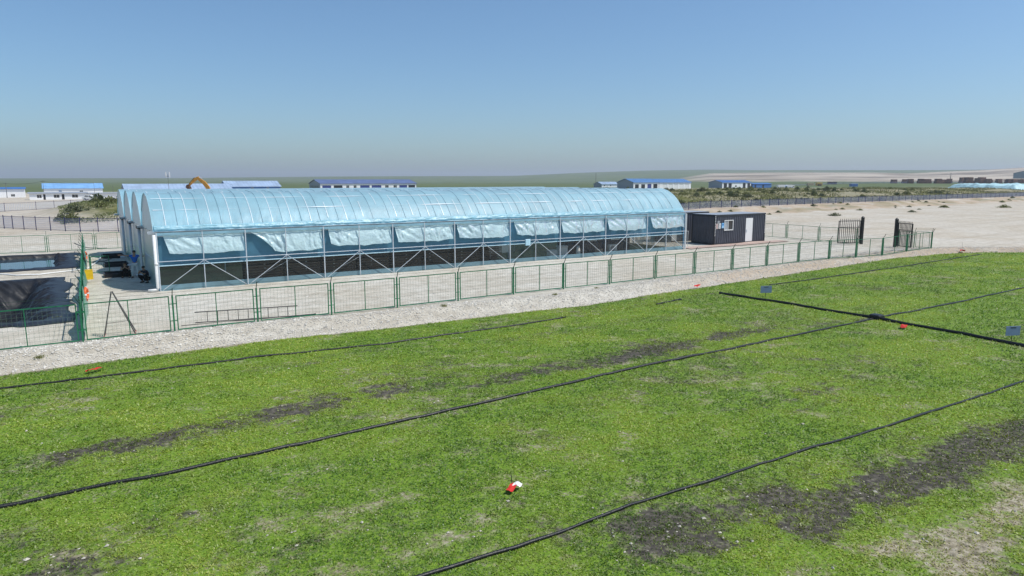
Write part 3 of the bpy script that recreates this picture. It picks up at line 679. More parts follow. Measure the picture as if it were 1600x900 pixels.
def container(name, label, loc, rz, L, W, H, win=None, door=None, signs=False, winx2=None):
    t = empty(name, loc, rz); tag(t, label, 'container')
    fr = MB()
    for x in (0, L-0.12):
        for y in (0, W-0.12): fr.box((x, y, 0), (x+0.12, y+0.12, H))
    for y in (0.004, W-0.104): fr.box((0.12, y, 0.0), (L-0.12, y+0.1, 0.14)); fr.box((0.12, y, H-0.16), (L-0.12, y+0.1, H-0.004))
    for x in (0.004, L-0.104): fr.box((x, 0.12, 0.0), (x+0.1, W-0.12, 0.14)); fr.box((x, 0.12, H-0.16), (x+0.1, W-0.12, H-0.004))
    fr.build('frame', M_CONTD, t)
    def corrug(x0, x1, holes):
        b = MB(); p = 0.28; x = x0
        def strip(xa, xb, z0, z1):
            n = max(1, int(round((xb-xa)/p))); w = (xb-xa)/n
            for i in range(n):
                a = xa+i*w; pts = [(a, 0.03), (a+w*0.35, 0.03), (a+w*0.5, 0.075), (a+w*0.85, 0.075), (a+w, 0.03)]
                for (xa_, ya), (xb_, yb) in zip(pts[:-1], pts[1:]): b.add([(xa_, ya, z0), (xb_, yb, z0), (xb_, yb, z1), (xa_, ya, z1)], [(0, 1, 2, 3)])
        cuts = sorted([x0, x1] + [q for h in holes for q in h[:2]])
        for a, c in zip(cuts[:-1], cuts[1:]):
            hh = [h for h in holes if h[0] <= a+1e-6 and h[1] >= c-1e-6]
            if not hh: strip(a, c, 0.14, H-0.16)
            else:
                if hh[0][2] > 0.15: strip(a, c, 0.14, hh[0][2])
                strip(a, c, hh[0][3], H-0.16)
        return b
    holes = [h for h in (win, door, winx2) if h]
    corrug(0.12, L-0.12, holes).build('side_panel', M_CONT, t)
    corrug(0.12, L-0.12, []).build('side_panel', M_CONT, t, (L, W, 0), math.pi)
    corrug(0.12, W-0.12, []).build('end_panel', M_CONT, t, (0, W, 0), -math.pi/2)
    corrug(0.12, W-0.12, []).build('end_panel', M_CONT, t, (L, 0, 0), math.pi/2)
    MB().box((0.02, 0.02, H), (L-0.02, W-0.02, H+0.03)).build('roof', M_ROOFG, t)
    for w in (win, winx2):
        if not w: continue
        x0, x1, z0, z1 = w
        f = MB()
        f.box((x0, -0.02, z0), (x1, 0.08, z0+0.07)); f.box((x0, -0.02, z1-0.06), (x1, 0.08, z1)); f.box((x0, -0.02, z0+0.07), (x0+0.06, 0.08, z1-0.06)); f.box((x1-0.06, -0.02, z0+0.07), (x1, 0.08, z1-0.06))
        xm = x0+(x1-x0)*0.42; f.box((xm, 0.0, z0+0.07), (xm+0.05, 0.06, z1-0.06))
        wo_ = f.build('window', M_WHITE, t)
        MB().box((x0+0.06, 0.035, z0+0.07), (xm, 0.045, z1-0.06)).build('pane', mat('pale_pane', (0.35, 0.38, 0.4), 0.1), wo_)
        MB().box((xm+0.05, 0.055, z0+0.07), (x1-0.06, 0.065, z1-0.06)).build('pane', M_GLASS, wo_)
    if door:
        x0, x1, z0, z1 = door
        d = MB().bbox((x0, -0.005, z0), (x1, 0.08, z1), 0.01).build('door', M_WHITE, t)
        MB().box((x0+0.08, -0.05, 1.02), (x0+0.13, -0.006, 1.3)).build('handle', M_STEEL, d)
    return t
c1 = container('site_container', 'charcoal corrugated cabin container with window, white door and notices by the gate', (47.9, 0.86, 0.02), R(-0.5), 7.6, 2.9, 2.86,
               win=(1.35, 2.65, 1.32, 2.32), door=(4.55, 5.6, 0.12, 2.42))
# notices and marker lights on the front
for i, (x, z, w, h, m) in enumerate(((0.30, 2.0, 0.34, 0.30, mat('grey_plate', (0.3, 0.31, 0.33), 0.5)), (0.12, 1.52, 0.28, 0.5, mat('pinkish_plate', (0.6, 0.5, 0.47), 0.5)), (0.50, 1.55, 0.30, 0.5, M_WHITE), (0.93, 1.57, 0.34, 0.5, mat('notice_blue', (0.2, 0.5, 0.8), 0.5)))):
    n_ = MB().box((x, -0.03, z), (x+w, -0.005, z+h)).build('notice', m, c1)
    if i:
        mk = MB()
        if i == 3:
            mk.lathe([(0.085, 0), (0.085, 0.004)], n=16); me = mk.mesh('notice_symbol', mat('deep_blue', (0.02, 0.1, 0.4), 0.5)); o = link('notice_symbol', me, n_, (x+w/2, -0.031, z+0.34)); o.rotation_euler = (R(90), 0, 0)
            MB().box((x+0.05, -0.034, z+0.08), (x+w-0.05, -0.031, z+0.13)).build('notice_text', M_WHITE, n_)
        else:
            for q in range(4): mk.box((x+0.05, -0.033, z+0.08+q*0.1), (x+w-0.05-0.05*(q % 2), -0.031, z+0.12+q*0.1))
            mk.build('notice_text', mat('dull_red_print', (0.35, 0.12, 0.1), 0.6) if i == 1 else mat('grey_print', (0.25, 0.25, 0.27), 0.6), n_)
rv = MB()
for x in (0.055, 7.53):
    for k in range(13): rv.box((x-0.035, -0.008, 0.85+k*0.15), (x+0.035, -0.002, 0.93+k*0.15))
rv.build('reflective_tape', M_WHITE, c1)
c2 = container('site_container', 'charcoal container half hidden behind the cabin, narrow white door facing out', (46.3, 5.4, 0.02), R(-0.5), 6.0, 2.4, 2.9, door=(0.6, 1.3, 0.12, 2.4))
c3 = container('site_container', 'dark grey container standing inside the right end of the greenhouse', (31.0, 1.1, 0.06), 0, 6.1, 2.4, 2.6, win=(1.3, 2.3, 1.05, 1.9), winx2=(3.9, 4.9, 1.05, 1.9))
def ac_unit(loc, label):
    t = empty('air_conditioner', loc); tag(t, label, 'air conditioner')
    MB().bbox((0, 0, 0.08), (0.85, 0.32, 0.72), 0.03).build('casing', M_WHITE, t)
    b = MB(); b.lathe([(0.24, 0), (0.24, 0.012), (0.06, 0.012)], n=18); o = b.build('fan_grille', mat('grille_grey', (0.22, 0.23, 0.24), 0.5), t, (0.33, -0.002, 0.4)); o.rotation_euler = (R(90), 0, 0)
    for x in (0.08, 0.7): MB().box((x, 0.02, 0), (x+0.07, 0.3, 0.079)).build('foot', M_BLK, t)
ac_unit((34.2, 0.45, 0.06), 'white air conditioner unit with round fan beside the indoor container')
def white_box(u, v, w, d, h, label):
    t = empty('storage_box', (u, v, 0.06)); tag(t, label, 'box')
    MB().bbox((0, 0, 0), (w, d, h*0.85), 0.03).build('body', M_WHITE, t); MB().bbox((-0.02, -0.02, h*0.85+0.002), (w+0.02, d+0.02, h), 0.02).build('lid', mat('grey_lid', (0.55, 0.56, 0.57), 0.5), t)
white_box(28.2, 0.8, 0.75, 0.5, 0.55, 'low grey white storage box behind the net, left of two')
white_box(29.15, 0.75, 0.8, 0.5, 0.85, 'taller white storage box behind the net, right of two')
t = empty('bucket', (30.75, 0.4, 0.06)); tag(t, 'white tapered bucket standing just inside the net wall', 'bucket')
MB().lathe([(0.22, 0), (0.18, 0.35), (0.12, 0.75), (0.10, 0.78)], n=14).build('body', M_WHITE, t, smooth=True)
b = MB(); b.tube([(0.1*math.cos(a), 0, 0.78+0.1*math.sin(a)) for a in np.linspace(0, math.pi, 9)], 0.01, 5); b.build('handle', M_STEEL, t)
t = empty('hose_coil', (33.0, 0.5, 0.06)); tag(t, 'grey hose coil lying beside the air conditioner unit', 'hose')
b = MB(); b.tube([(0.38*math.cos(a), 0.25*math.sin(a), 0.12+0.016*a) for a in np.linspace(0, 19, 70)], 0.03, 6); b.build('coil', mat('grey_hose', (0.2, 0.2, 0.19), 0.6), t, smooth=True)
b = MB(); b.tube([(0.38, 0, 0.12), (0.6, 0.02, 0.03), (1.0, 0.1, 0.03)], 0.03, 6); b.build('hose_end', mat('grey_hose', (0.2, 0.2, 0.19), 0.6), t, smooth=True)
t = empty('wheeled_board', (22.8, 1.4, 0.06)); tag(t, 'pale grey upright panel on wheels inside the greenhouse', 'panel')
MB().bbox((0, 0, 0.55), (1.9, 0.06, 1.75), 0.02).build('board', mat('pale_board', (0.6, 0.6, 0.6), 0.5), t)
for x in (0.1, 1.75): MB().box((x, -0.02, 0.08), (x+0.05, 0.08, 0.55)).build('leg', M_STEEL, t)
for x in (0.12, 1.78):
    w_ = MB().lathe([(0.07, -0.02), (0.07, 0.02)], n=12).build('wheel', M_BLK, t, (x, 0.03, 0.08)); w_.rotation_euler = (R(90), 0, 0)
# red brick strip by the cabin
def brick_material():
    m = bpy.data.materials.new('brick_paving'); m.use_nodes = True; t = m.node_tree; p = t.nodes['Principled BSDF']; p.inputs['Roughness'].default_value = 0.9
    tc = t.nodes.new('ShaderNodeTexCoord'); bk = t.nodes.new('ShaderNodeTexBrick'); bk.inputs['Scale'].default_value = 2.5
    bk.inputs['Color1'].default_value = (0.42, 0.27, 0.22, 1); bk.inputs['Color2'].default_value = (0.5, 0.36, 0.3, 1); bk.inputs['Mortar'].default_value = (0.5, 0.46, 0.4, 1)
    t.links.new(tc.outputs['Object'], bk.inputs['Vector']); t.links.new(bk.outputs[0], p.inputs['Base Color']); return m
X_, Y_ = np.meshgrid(np.linspace(42.9, 57.5, 40), np.linspace(-0.75, 0.75, 8))
bp_ = link('brick_path', grid_mesh('brick_path', X_, Y_, zg(X_, Y_)+0.06, brick_material())); tag(bp_, kind='structure')
#PART3
# ---------------------------------------------------------------- fences
M_BARB = mat('dark_green_steel', (0.02, 0.06, 0.035), 0.5)
def panel_meshes(L, H, nv, nh, fr, wr, mf, mw, mid=True, z0=0.06):
    f = MB()
    f.box((0, -fr, H-2*fr), (L, fr, H)); f.box((0, -fr, z0), (L, fr, z0+2*fr)); f.box((0, -fr, z0+2*fr), (2*fr, fr, H-2*fr)); f.box((L-2*fr, -fr, z0+2*fr), (L, fr, H-2*fr))
    if mid: f.box((L/2-fr*0.8, -fr*0.8, z0+2*fr), (L/2+fr*0.8, fr*0.8, H-2*fr))
    w = MB()
    for i in range(1, nv):
        x = L*i/nv; w.tube([(x, 0.003, z0+fr), (x, 0.003, H-fr)], wr, 3, False)
    for k in range(1, nh):
        z = z0+(H-z0)*k/nh; w.tube([(fr, -0.003, z), (L-fr, -0.003, z)], wr, 3, False)
    return f.mesh('panel', mf), w.mesh('wire_mesh', mw)
def green_fence(name, label, pts, arms=(0, -1), skip=(), H=1.5, wires=True):
    """pts: list of post positions (u, v)"""
    t = empty(name, (pts[0][0], pts[0][1], 0)); tag(t, label, 'fence')
    o = Vector((pts[0][0], pts[0][1], 0)); cache = {}
    for i, (u, v) in enumerate(pts):
        z = float(zg(u, v)); po = link('post', G_POST, t, Vector((u, v, z-0.1))-o)
        a = link('barb_arm', G_ARM, po, (0, 0, H+0.1)); a.rotation_euler = (0, 0, math.atan2(arms[1], arms[0]))
    for i, ((u0, v0), (u1, v1)) in enumerate(zip(pts[:-1], pts[1:])):
        if i in skip: continue
        d = Vector((u1-u0, v1-v0, 0)); L = d.length; key = round(L, 1)
        if key not in cache: cache[key] = panel_meshes(L-0.24, H, max(4, int(L/0.16)), 9, 0.02, 0.0034, M_FENCE, M_FWIRE)
        dz = float(zg(u1, v1))-float(zg(u0, v0)); q = d.normalized()
        p = link('panel', cache[key][0], t, Vector((u0, v0, float(zg(u0, v0))))-o+q*0.12)
        p.rotation_euler = (0, -math.atan2(dz, L), math.atan2(d.y, d.x))
        link('wire_mesh', cache[key][1], p)
        for z in (0.45, 1.15):
            pass
    if wires:
        b = MB(); ax = Vector((arms[0], arms[1], 0)).normalized()
        for k, (ao, h) in enumerate(((0.17, H+0.30), (0.08, H+0.15))):
            b.tube([Vector((u, v, float(zg(u, v))+h))-o+ax*ao for u, v in pts], 0.005, 3, False)
        b.build('barbed_wire', M_BARB, t)
    return t
G_POST = MB().box((-0.03, -0.03, 0), (0.03, 0.03, 1.62)).box((-0.12, -0.012, 0.55), (0.12, 0.012, 0.58)).box((-0.12, -0.012, 1.25), (0.12, 0.012, 1.28)).mesh('post', M_FENCE)
G_ARM = MB().tube([(0, 0, -0.05), (0.02, 0, 0.02), (0.19, 0, 0.33)], 0.02, 4).mesh('barb_arm', M_BARB)
FV0 = -12.35
front = [(-21.8, FV0), (-18.2, FV0), (-14.7, FV0), (-11.1, FV0), (-7.6, FV0), (-4.1, FV0), (-0.9, FV0), (2.4, FV0), (5.7, FV0), (9.0, FV0), (12.4, FV0), (15.85, FV0), (19.3, FV0), (22.8, FV0), (26.6, FV0), (30.2, FV0), (34.0, FV0), (37.8, FV0), (41.6, FV0), (45.6, FV0), (49.4, FV0), (53.4, FV0), (57.4, FV0), (61.8, FV0)]
green_fence('mesh_fence', 'long green mesh fence along the bank above the grass field', front, (0, -1))
green_fence('mesh_fence', 'green mesh fence seen edge on, carrying the orange rings beside the ponds', [(-4.1+1.35*k/12, FV0+0.25+40.2*k/12) for k in range(13)], (-1, 0), skip=(6,))
green_fence('mesh_fence', 'green mesh fence behind the water pond, running behind the greenhouse', [(-26.7+3.55*k, 28.6) for k in range(10)]+[(8.8+3.7*k, 28.9) for k in range(14)], (0, 1))
green_fence('mesh_fence', 'green mesh fence between the cabin container and the iron gate', [(61.3, 28.5), (61.2, 24.6), (61.1, 20.7), (61.0, 16.8), (60.9, 12.9), (60.7, 9.0), (60.5, 5.2), (60.3, 1.6), (60.2, -2.2), (60.6, -6.0)], (1, 0))
green_fence('mesh_fence', 'short green mesh fence from the iron gate to the field corner', [(61.0, -9.75), (61.4, -11.0), (61.8, -12.3)], (1, 0))
# small open leaf of the side fence
t = empty('fence_gate', (-2.95, 10.2, 0), R(18)); tag(t, 'small green mesh gate leaf standing open by the pond fence', 'gate')
fm, wm = panel_meshes(1.15, 1.15, 7, 7, 0.02, 0.0034, M_FENCE, M_FWIRE, False)
p = link('panel', fm, t, (0.05, 0, 0)); link('wire_mesh', wm, p); MB().box((-0.03, -0.03, 0), (0.03, 0.03, 1.3)).build('post', M_FENCE, t)
# green shade net tied along the side fence
def fence_u(v): return -4.1 + 1.35*(v-(FV0+0.25))/40.2
V_, Z_ = np.meshgrid(np.concatenate([np.linspace(-12.0, 9.2, 110), np.linspace(12.0, 25, 60)]), np.linspace(0.03, 1.5, 9))
h_ = 0.55+0.45*np.clip(fbm(V_, V_*0, 6, 2)*1.6-0.2, 0, 1)
nn = MB()
for (a, c) in ((-12.0, 8.9), (12.6, 25.5)):
    V_, Q_ = np.meshgrid(np.linspace(a, c, 120), np.linspace(0, 1, 9))
    hh = 0.5+0.5*sstep(0.35, 0.6, fbm(V_+3, V_*0+2, 5, 3))
    nm = grid_mesh('shade_net', fence_u(V_)+0.07+0.20*fbm(V_, Q_*2, 1.5, 3)*sstep(1.0, 0.5, Q_)*sstep(-12.5, -4, V_)+0.02*np.sin(Q_*9), V_, 0.04+Q_*1.42*hh, sheet('green_net_%d' % int(a), (0.01, 0.42, 0.19), 0.06, 0.45, 0.5, 0.0))
    o = link('shade_net', nm); tag(o, 'bright green shade net tied to the pond fence, ' + ('nearer length' if a < 0 else 'farther length'), 'net')
# ring buoys and sign on that fence
def ring_buoy(v, z, label, tilt):
    t = empty('ring_buoy', (fence_u(v)+0.17, v, z), 0); t.rotation_euler = (tilt, R(90), 0); tag(t, label, 'ring buoy')
    n1, n2 = 24, 10
    def seg(a0, a1, Rm, r):
        b = MB(); k = 5; vs = []; fs = []
        for i in range(k+1):
            a = a0+(a1-a0)*i/k
            for j in range(n2):
                q = 2*math.pi*j/n2; rr_ = Rm+r*math.cos(q); vs.append((rr_*math.cos(a), rr_*math.sin(a), r*0.8*math.sin(q)))
        for i in range(k):
            for j in range(n2): fs.append((i*n2+j, (i+1)*n2+j, (i+1)*n2+(j+1) % n2, i*n2+(j+1) % n2))
        return b.add(vs, fs)
    for q in range(4):
        a = q*math.pi/2; seg(a+0.13, a+math.pi/2-0.13, 0.28, 0.085).build('body_segment', M_ORANGE, t, smooth=True)
        seg(a-0.13, a+0.13, 0.28, 0.09).build('white_band', M_WHITE, t, smooth=True)
ring_buoy(-3.4, 0.62, 'orange ring buoy hanging on the pond fence, the nearer one', R(12))
ring_buoy(16.8, 0.6, 'orange ring buoy hanging on the pond fence, the farther one', R(12))
t = empty('warning_sign', (fence_u(5.6)+0.1, 5.6, 0.2), R(14)); tag(t, 'yellow warning sign tied to the pond fence', 'sign')
MB().bbox((0.0, -0.012, 0), (0.45, 0.012, 0.62), 0.01).build('plate', M_YELLOW, t)
for x in (0.05, 0.40): MB().box((x-0.012, -0.02, 0.57), (x+0.012, 0.02, 0.6)).build('tie', M_BLK, t)

# navy mesh fences
def navy_post(h): return MB().box((-0.045, -0.045, -0.3), (0.045, 0.045, h)).box((-0.055, -0.055, h), (0.055, 0.055, h+0.025)).mesh('post', M_NAVY)
def navy_fence(label, pts, H=1.62, nv=20, wr=0.006, name='navy_fence', wire=None, zf=zg, lod=None):
    t = empty(name, (pts[0][0], pts[0][1], 0)); tag(t, label, 'fence'); o = Vector((pts[0][0], pts[0][1], 0)); cache = {}; NP = navy_post(H+0.1)
    for u, v in pts: link('post', NP, t, Vector((u, v, float(zf(u, v))))-o)
    for (u0, v0), (u1, v1) in zip(pts[:-1], pts[1:]):
        d = Vector((u1-u0, v1-v0, 0)); L = d.length; key = round(L, 1)
        if key not in cache:
            f = MB(); f.box((0, -0.02, H-0.05), (L-0.1, 0.02, H)); f.box((0, -0.02, 0.1), (L-0.1, 0.02, 0.15))
            w = MB()
            for i in range(1, nv): w.tube([(L*i/nv, 0, 0.12), (L*i/nv, 0, H-0.02)], wr, 3, False)
            for k in range(1, 6): w.tube([(0, 0.012, 0.12+(H-0.2)*k/6), (L-0.1, 0.012, 0.12+(H-0.2)*k/6)], wr*0.8, 3, False)
            cache[key] = f.mesh('panel', M_NAVY), w.mesh('wire_mesh', wire or M_NWIRE)
        z0 = float(zf(u0, v0)); dz = float(zf(u1, v1))-z0
        p = link('panel', cache[key][0], t, Vector((u0, v0, z0))-o+d.normalized()*0.05); p.rotation_euler = (0, -math.atan2(dz, L), math.atan2(d.y, d.x))
        link('wire_mesh', cache[key][1], p)
navy_fence('navy blue mesh fence with leaning row of posts left of the greenhouse', [(-13.2, 70.5), (-11.6, 68.8), (-10.2, 66.9), (-9.2, 65.0), (-8.0, 63.2), (-6.7, 61.1), (-5.2, 58.9), (-3.7, 56.8), (-2.2, 55.0), (-0.4, 53.6), (1.6, 52.2), (4.4, 52.2), (7.3, 52.3), (10.2, 52.5)], wr=0.012)
navy_fence('long navy blue mesh fence on the sandy bank right of the cabin container', [(86+3.3*k, float(fence_v(86+3.3*k))) for k in range(66)], H=1.32, nv=18, wr=0.018, wire=mat('lavender_wire', (0.55, 0.57, 0.72), 0.5))
navy_fence('navy blue fence running back past the white halls on the left', [(-20+2.4*k, 106+6.6*k) for k in range(-2, 4)]+[(-11.0+3.2*k, 127+5.2*k) for k in range(1, 14)], nv=18, wr=0.028, wire=mat('white_blue_wire', (0.5, 0.56, 0.66), 0.5))
far0 = C2S(165, 560); far1 = C2S(560, 720)
navy_fence('distant navy blue fence line beyond the weedy heaps', [tuple((far0*(1-q)+far1*q)[:2]) for q in np.linspace(0, 1, 44)], nv=24, wr=0.03, zf=zg)

# iron gate leaves
def iron_gate(label, hinge, tip, hp=2.7, h0=0.12, h1=2.3, nb=11):
    d = Vector((tip[0]-hinge[0], tip[1]-hinge[1], 0)); L = d.length
    t = empty('iron_gate', (hinge[0], hinge[1], float(zg(*hinge))), math.atan2(d.y, d.x)); tag(t, label, 'gate')
    po = MB().box((-0.11, -0.11, 0), (0.11, 0.11, hp-0.1)); po.add([(-.12,-.12,hp-.1),(.12,-.12,hp-.1),(.12,.12,hp-.1),(-.12,.12,hp-.1),(0,0,hp+.05)], [(0,1,4),(1,2,4),(2,3,4),(3,0,4),(3,2,1,0)]); po.build('post', M_BLK, t)
    f = MB(); x0, x1 = 0.18, L
    f.box((x0, -0.03, h0), (x1, 0.03, h0+0.06)); f.box((x0, -0.03, h1-0.06), (x1, 0.03, h1)); f.box((x0, -0.03, h0+0.06), (x0+0.06, 0.03, h1-0.06)); f.box((x1-0.06, -0.03, h0+0.06), (x1, 0.03, h1-0.06))
    f.box((x0+0.06, -0.025, 1.62), (x1-0.06, 0.025, 1.67)); f.build('frame', M_BLK, t)
    bm_ = MB().box((-0.02, -0.02, h0+0.061), (0.02, 0.02, h1-0.061)).box((-0.012, -0.012, h1+0.001), (0.012, 0.012, h1+0.1)).add([(-.022,-.022,h1+.1),(.022,-.022,h1+.1),(.022,.022,h1+.1),(-.022,.022,h1+.1),(0,0,h1+.2)], [(0,1,4),(1,2,4),(2,3,4),(3,0,4),(3,2,1,0)]).mesh('bar', M_BLK)
    for i in range(nb): link('bar', bm_, t, (x0+0.06+(x1-x0-0.12)*(i+0.5)/nb, 0, 0))
    for z in (0.5, 2.0): MB().box((0.11, -0.03, z), (0.18, 0.03, z+0.08)).build('hinge', M_BLK, t)
iron_gate('black iron gate leaf with spiked bars standing open, left of the opening', (60.75, -6.35), (58.35, -5.35))
iron_gate('black iron gate leaf with spiked bars swung narrow, right of the opening', (60.75, -9.6), (59.9, -11.5))

# ---------------------------------------------------------------- ponds
def liner(name, label, u0, u1, v0, v1, seed, lift=0.05):
    nu, nv = 200, 230
    UU, VV = np.meshgrid(np.linspace(u0, u1, nu), np.linspace(v0, v1, nv))
    ed = rect_in(UU, VV, u0, u1, v0, v1)
    Z = zg(UU, VV) + lift
    wv = fbm(UU+seed, VV, 3.0, 2)*3
    fold = (0.22-np.abs(fbm(UU*0.35+wv+seed, VV*2.0+wv, 1.0, 3)-0.5))*0.9 + (0.2-np.abs(fbm(UU*1.5+VV*1.1+seed+wv, VV*0.2-UU*0.2, 1.0, 2)-0.5))*0.6
    rid = 0.2*np.maximum(0, 1-np.abs(fbm(UU*0.3+wv*0.5+seed, VV*1.1+wv*0.6, 1.0, 2)-0.5)*22) + 0.18*np.maximum(0, 1-np.abs(fbm(UU*0.9+VV*0.8+seed+9, VV*0.25-UU*0.1, 1.0, 2)-0.5)*20)
    Z = Z + (fold*0.22+rid)*sstep(0.2, 2.2, ed) + 0.05*np.exp(-((ed-0.55)/0.35)**2) - 0.04*sstep(0.12, 0, ed)
    jit = ((fbm(UU+seed, VV, 0.8, 3)-0.5)*0.5 + (fbm(UU+seed, VV, 2.6, 2)-0.5)*0.9)*sstep(0.8, 0, ed)
    UU2 = UU + jit; VV2 = VV + jit*0.8
    return tag(link(name, grid_mesh(name, UU2, VV2, Z, M_LINER)), label, 'pond liner')
liner('pond_liner', 'crumpled black plastic liner draped into the empty near pond', -18.5, -4.3, -7.6, 9.4, 3.0)
liner('pond_liner', 'black plastic liner around the blue water pond', -20, -3.35, 14.5, 26.4, 40.0)
def water(label, u0, u1, v0, v1, z, col):
    m = bpy.data.materials.new('pond_water'); m.use_nodes = True; t = m.node_tree; p = t.nodes['Principled BSDF']
    p.inputs['Base Color'].default_value = (*col, 1); p.inputs['Roughness'].default_value = 0.04; p.inputs['IOR'].default_value = 1.33
    b = t.nodes.new('ShaderNodeBump'); b.inputs['Strength'].default_value = 0.1; b.inputs['Distance'].default_value = 0.004; n = t.nodes.new('ShaderNodeTexNoise'); n.inputs['Scale'].default_value = 3; n.inputs['Detail'].default_value = 3
    tc = t.nodes.new('ShaderNodeTexCoord'); t.links.new(tc.outputs['Object'], n.inputs['Vector']); t.links.new(n.outputs[0], b.inputs['Height']); t.links.new(b.outputs[0], p.inputs['Normal'])
    X, Y = np.meshgrid(np.linspace(u0, u1, 12), np.linspace(v0, v1, 12))
    o = link('pond_water', grid_mesh('pond_water', X, Y, np.full_like(X, z), m)); tag(o, kind='structure')
water('', -18.5, -4.9, 15.45, 25.6, -0.17, (0.03, 0.06, 0.08))
water('', -16.5, -6.6, -5.0, 3.0, -1.38, (0.01, 0.014, 0.012))

# ---------------------------------------------------------------- hoses and cables
def ground_hose(name, label, pts, r, m, zf, wob=0.05, flat=0.7, cat='hose', dz=0.0, group=None, step=0.35):
    P = [Vector((u, v, 0)) for u, v in pts]; out = []
    for a, c in zip(P[:-1], P[1:]):
        n_ = max(1, int((c-a).length/step))
        for i in range(n_): out.append(a.lerp(c, i/n_))
    out.append(P[-1]); sd = random.random()*50; L = 0; q = []
    for i, p_ in enumerate(out):
        if i: L += (p_-out[i-1]).length
        w = (float(fbm(np.array(L+sd), np.array(sd), 3.0, 3))-0.5)*2*wob
        q.append((p_.x+w*0.7, p_.y+w, float(zf(p_.x, p_.y))+r*flat+dz+0.02*float(vnoise(np.array(L*1.3), np.array(sd)))))
    b = MB(); b.tube(q, [r*(0.85+0.3*float(vnoise(np.array(i*0.37+sd), np.array(3.0)))) for i in range(len(q))], 7)
    o = b.build(name, m, smooth=True); tag(o, label, cat, group); return o
zff = lambda u, v: zfield(np.asarray(u, float), np.asarray(v, float))
ground_hose('drip_hose', 'black irrigation hose nearest the gravel bank, ending mid field', [(-16, -16.8), (-6.5, -16.9), (1.1, -17.2), (5.9, -17.9), (12, -17.9), (15.2, -17.8)], 0.044, M_HOSE, zff, 0.09, 0.25)
ground_hose('drip_hose', 'short black hose end half buried in the grass near the bank', [(21.3, -17.7), (23.5, -17.4)], 0.05, M_HOSE, zff, 0.05, 0.5)
ground_hose('drip_hose', 'black irrigation hose running the whole field through the middle', [(-18, -26.6), (-6, -26.55), (-3.8, -26.65), (-1.1, -26.65), (2.3, -26.45), (6.4, -26.35), (12, -26.05), (19.1, -26.1), (27.4, -26.1), (35.5, -26.2), (44, -26), (58, -26)], 0.05, M_HOSE, zff, 0.12, 0.3)
ground_hose('drip_hose', 'black irrigation hose nearest the camera crossing the lower right', [(-8, -33.3), (-0.3, -33.45), (1.7, -33.55), (4.9, -33.45), (8.8, -33.65), (14, -33.95), (21, -34.25), (34, -34.6)], 0.036, M_HOSE, zff, 0.09, 0.4)
ground_hose('drip_hose', 'faint dark hose across the far right end of the field', [(31.9, -16.9), (39, -16.8), (47.5, -16.7), (63, -16.0)], 0.04, M_HOSE, zff, 0.05, 0.6)
ground_hose('lay_flat_pipe', 'thick black pipe crossing the hoses at the field signs', [(26.9, -17.2), (27.2, -22.1), (27.25, -26.1), (26.95, -29.9), (26.7, -32.2), (26.4, -38)], 0.085, M_HOSE, zff, 0.09, 0.4, 'pipe')
b = MB(); b.bbox((27.0, -26.35, ZF+0.02), (27.5, -25.85, ZF+0.24), 0.05)
tag(b.build('pipe_joint', M_HOSE), 'black joint block where thick pipe and middle hose cross', 'pipe joint')
ground_hose('water_hose', 'white hose lying between the two ponds towards the greenhouse', [(-11, 13.9), (-8.2, 13.2), (-7, 11.6), (-5.8, 11.4), (-3.9, 12.6), (-3.0, 13.3), (-2.4, 16.5), (-1.9, 20), (-1.6, 23)], 0.05, M_PVC, zg, 0.1, 0.9)
ground_hose('cable', 'black cable drooping on the sand behind the pond fence', [(-3.2, 37.5), (-2.9, 34), (-2.4, 31), (-1.5, 29.5), (-0.9, 29.6)], 0.03, M_BLK, zg, 0.2, 0.9, 'cable')
ground_hose('cable', 'thin black cable snaking from the pond liner to the drain pits', [(-4.4, 20.2), (-3.6, 19.7), (-2.6, 17.6), (-1.8, 18.0), (-1.2, 19.6)], 0.028, M_BLK, zg, 0.15, 0.9, 'cable')

# drain pits under the downpipes
for i, (u, v) in enumerate(((-1.55, 8.1), (-1.2, 14.3), (-1.0, 20.9))):
    t = empty('drain_pit', (u, v, 0)); tag(t, f'black lined drain pit below a downpipe, {["nearest", "middle", "farthest"][i]} of three', 'drain pit', 'drain pits')
    w, d, h = 0.75, 0.75, 0.26
    b = MB(); b.box((-w, -d, -0.02), (-w+0.06, d, h)); b.box((w-0.06, -d, -0.02), (w, d, h)); b.box((-w+0.06, -d, -0.02), (w-0.06, -d+0.06, h)); b.box((-w+0.06, d-0.06, -0.02), (w-0.06, d, h)); b.build('wall', M_BLK, t)
    MB().box((-w+0.06, -d+0.06, 0.05), (w-0.06, d-0.06, 0.075)).build('base', M_BLK, t)

# ---------------------------------------------------------------- ladders
t = empty('step_ladder', (-3.0, -11.75, 0)); tag(t, 'grey folding step ladder standing open inside the front fence', 'ladder')
M_LAD = mat('ladder_steel', (0.13, 0.12, 0.115), 0.5, 0.3)
ap = Vector((0.0, 0.1, 1.78))
for s_, (fx, fy) in enumerate(((-0.38, -0.05), (-0.32, 0.42))): MB().tube([(fx, fy, 0.02), (ap.x+0.01*s_, ap.y+(0.15 if s_ else -0.15), ap.z)], 0.022, 5).build('front_rail', M_LAD, t)
for s_, (fx, fy) in enumerate(((0.72, -0.02), (0.78, 0.45))): MB().tube([(fx, fy, 0.02), (ap.x+0.05, ap.y+(0.15 if s_ else -0.15), ap.z)], 0.026, 5).build('rear_rail', M_LAD, t)
for k in range(1, 6):
    q = k/6; a = Vector((-0.38, -0.05, 0.02)).lerp(Vector((0, -0.05, 1.78)), q); c = Vector((-0.32, 0.42, 0.02)).lerp(Vector((0.01, 0.25, 1.78)), q); MB().tube([a, c], 0.018, 5).build('rung', M_LAD, t)
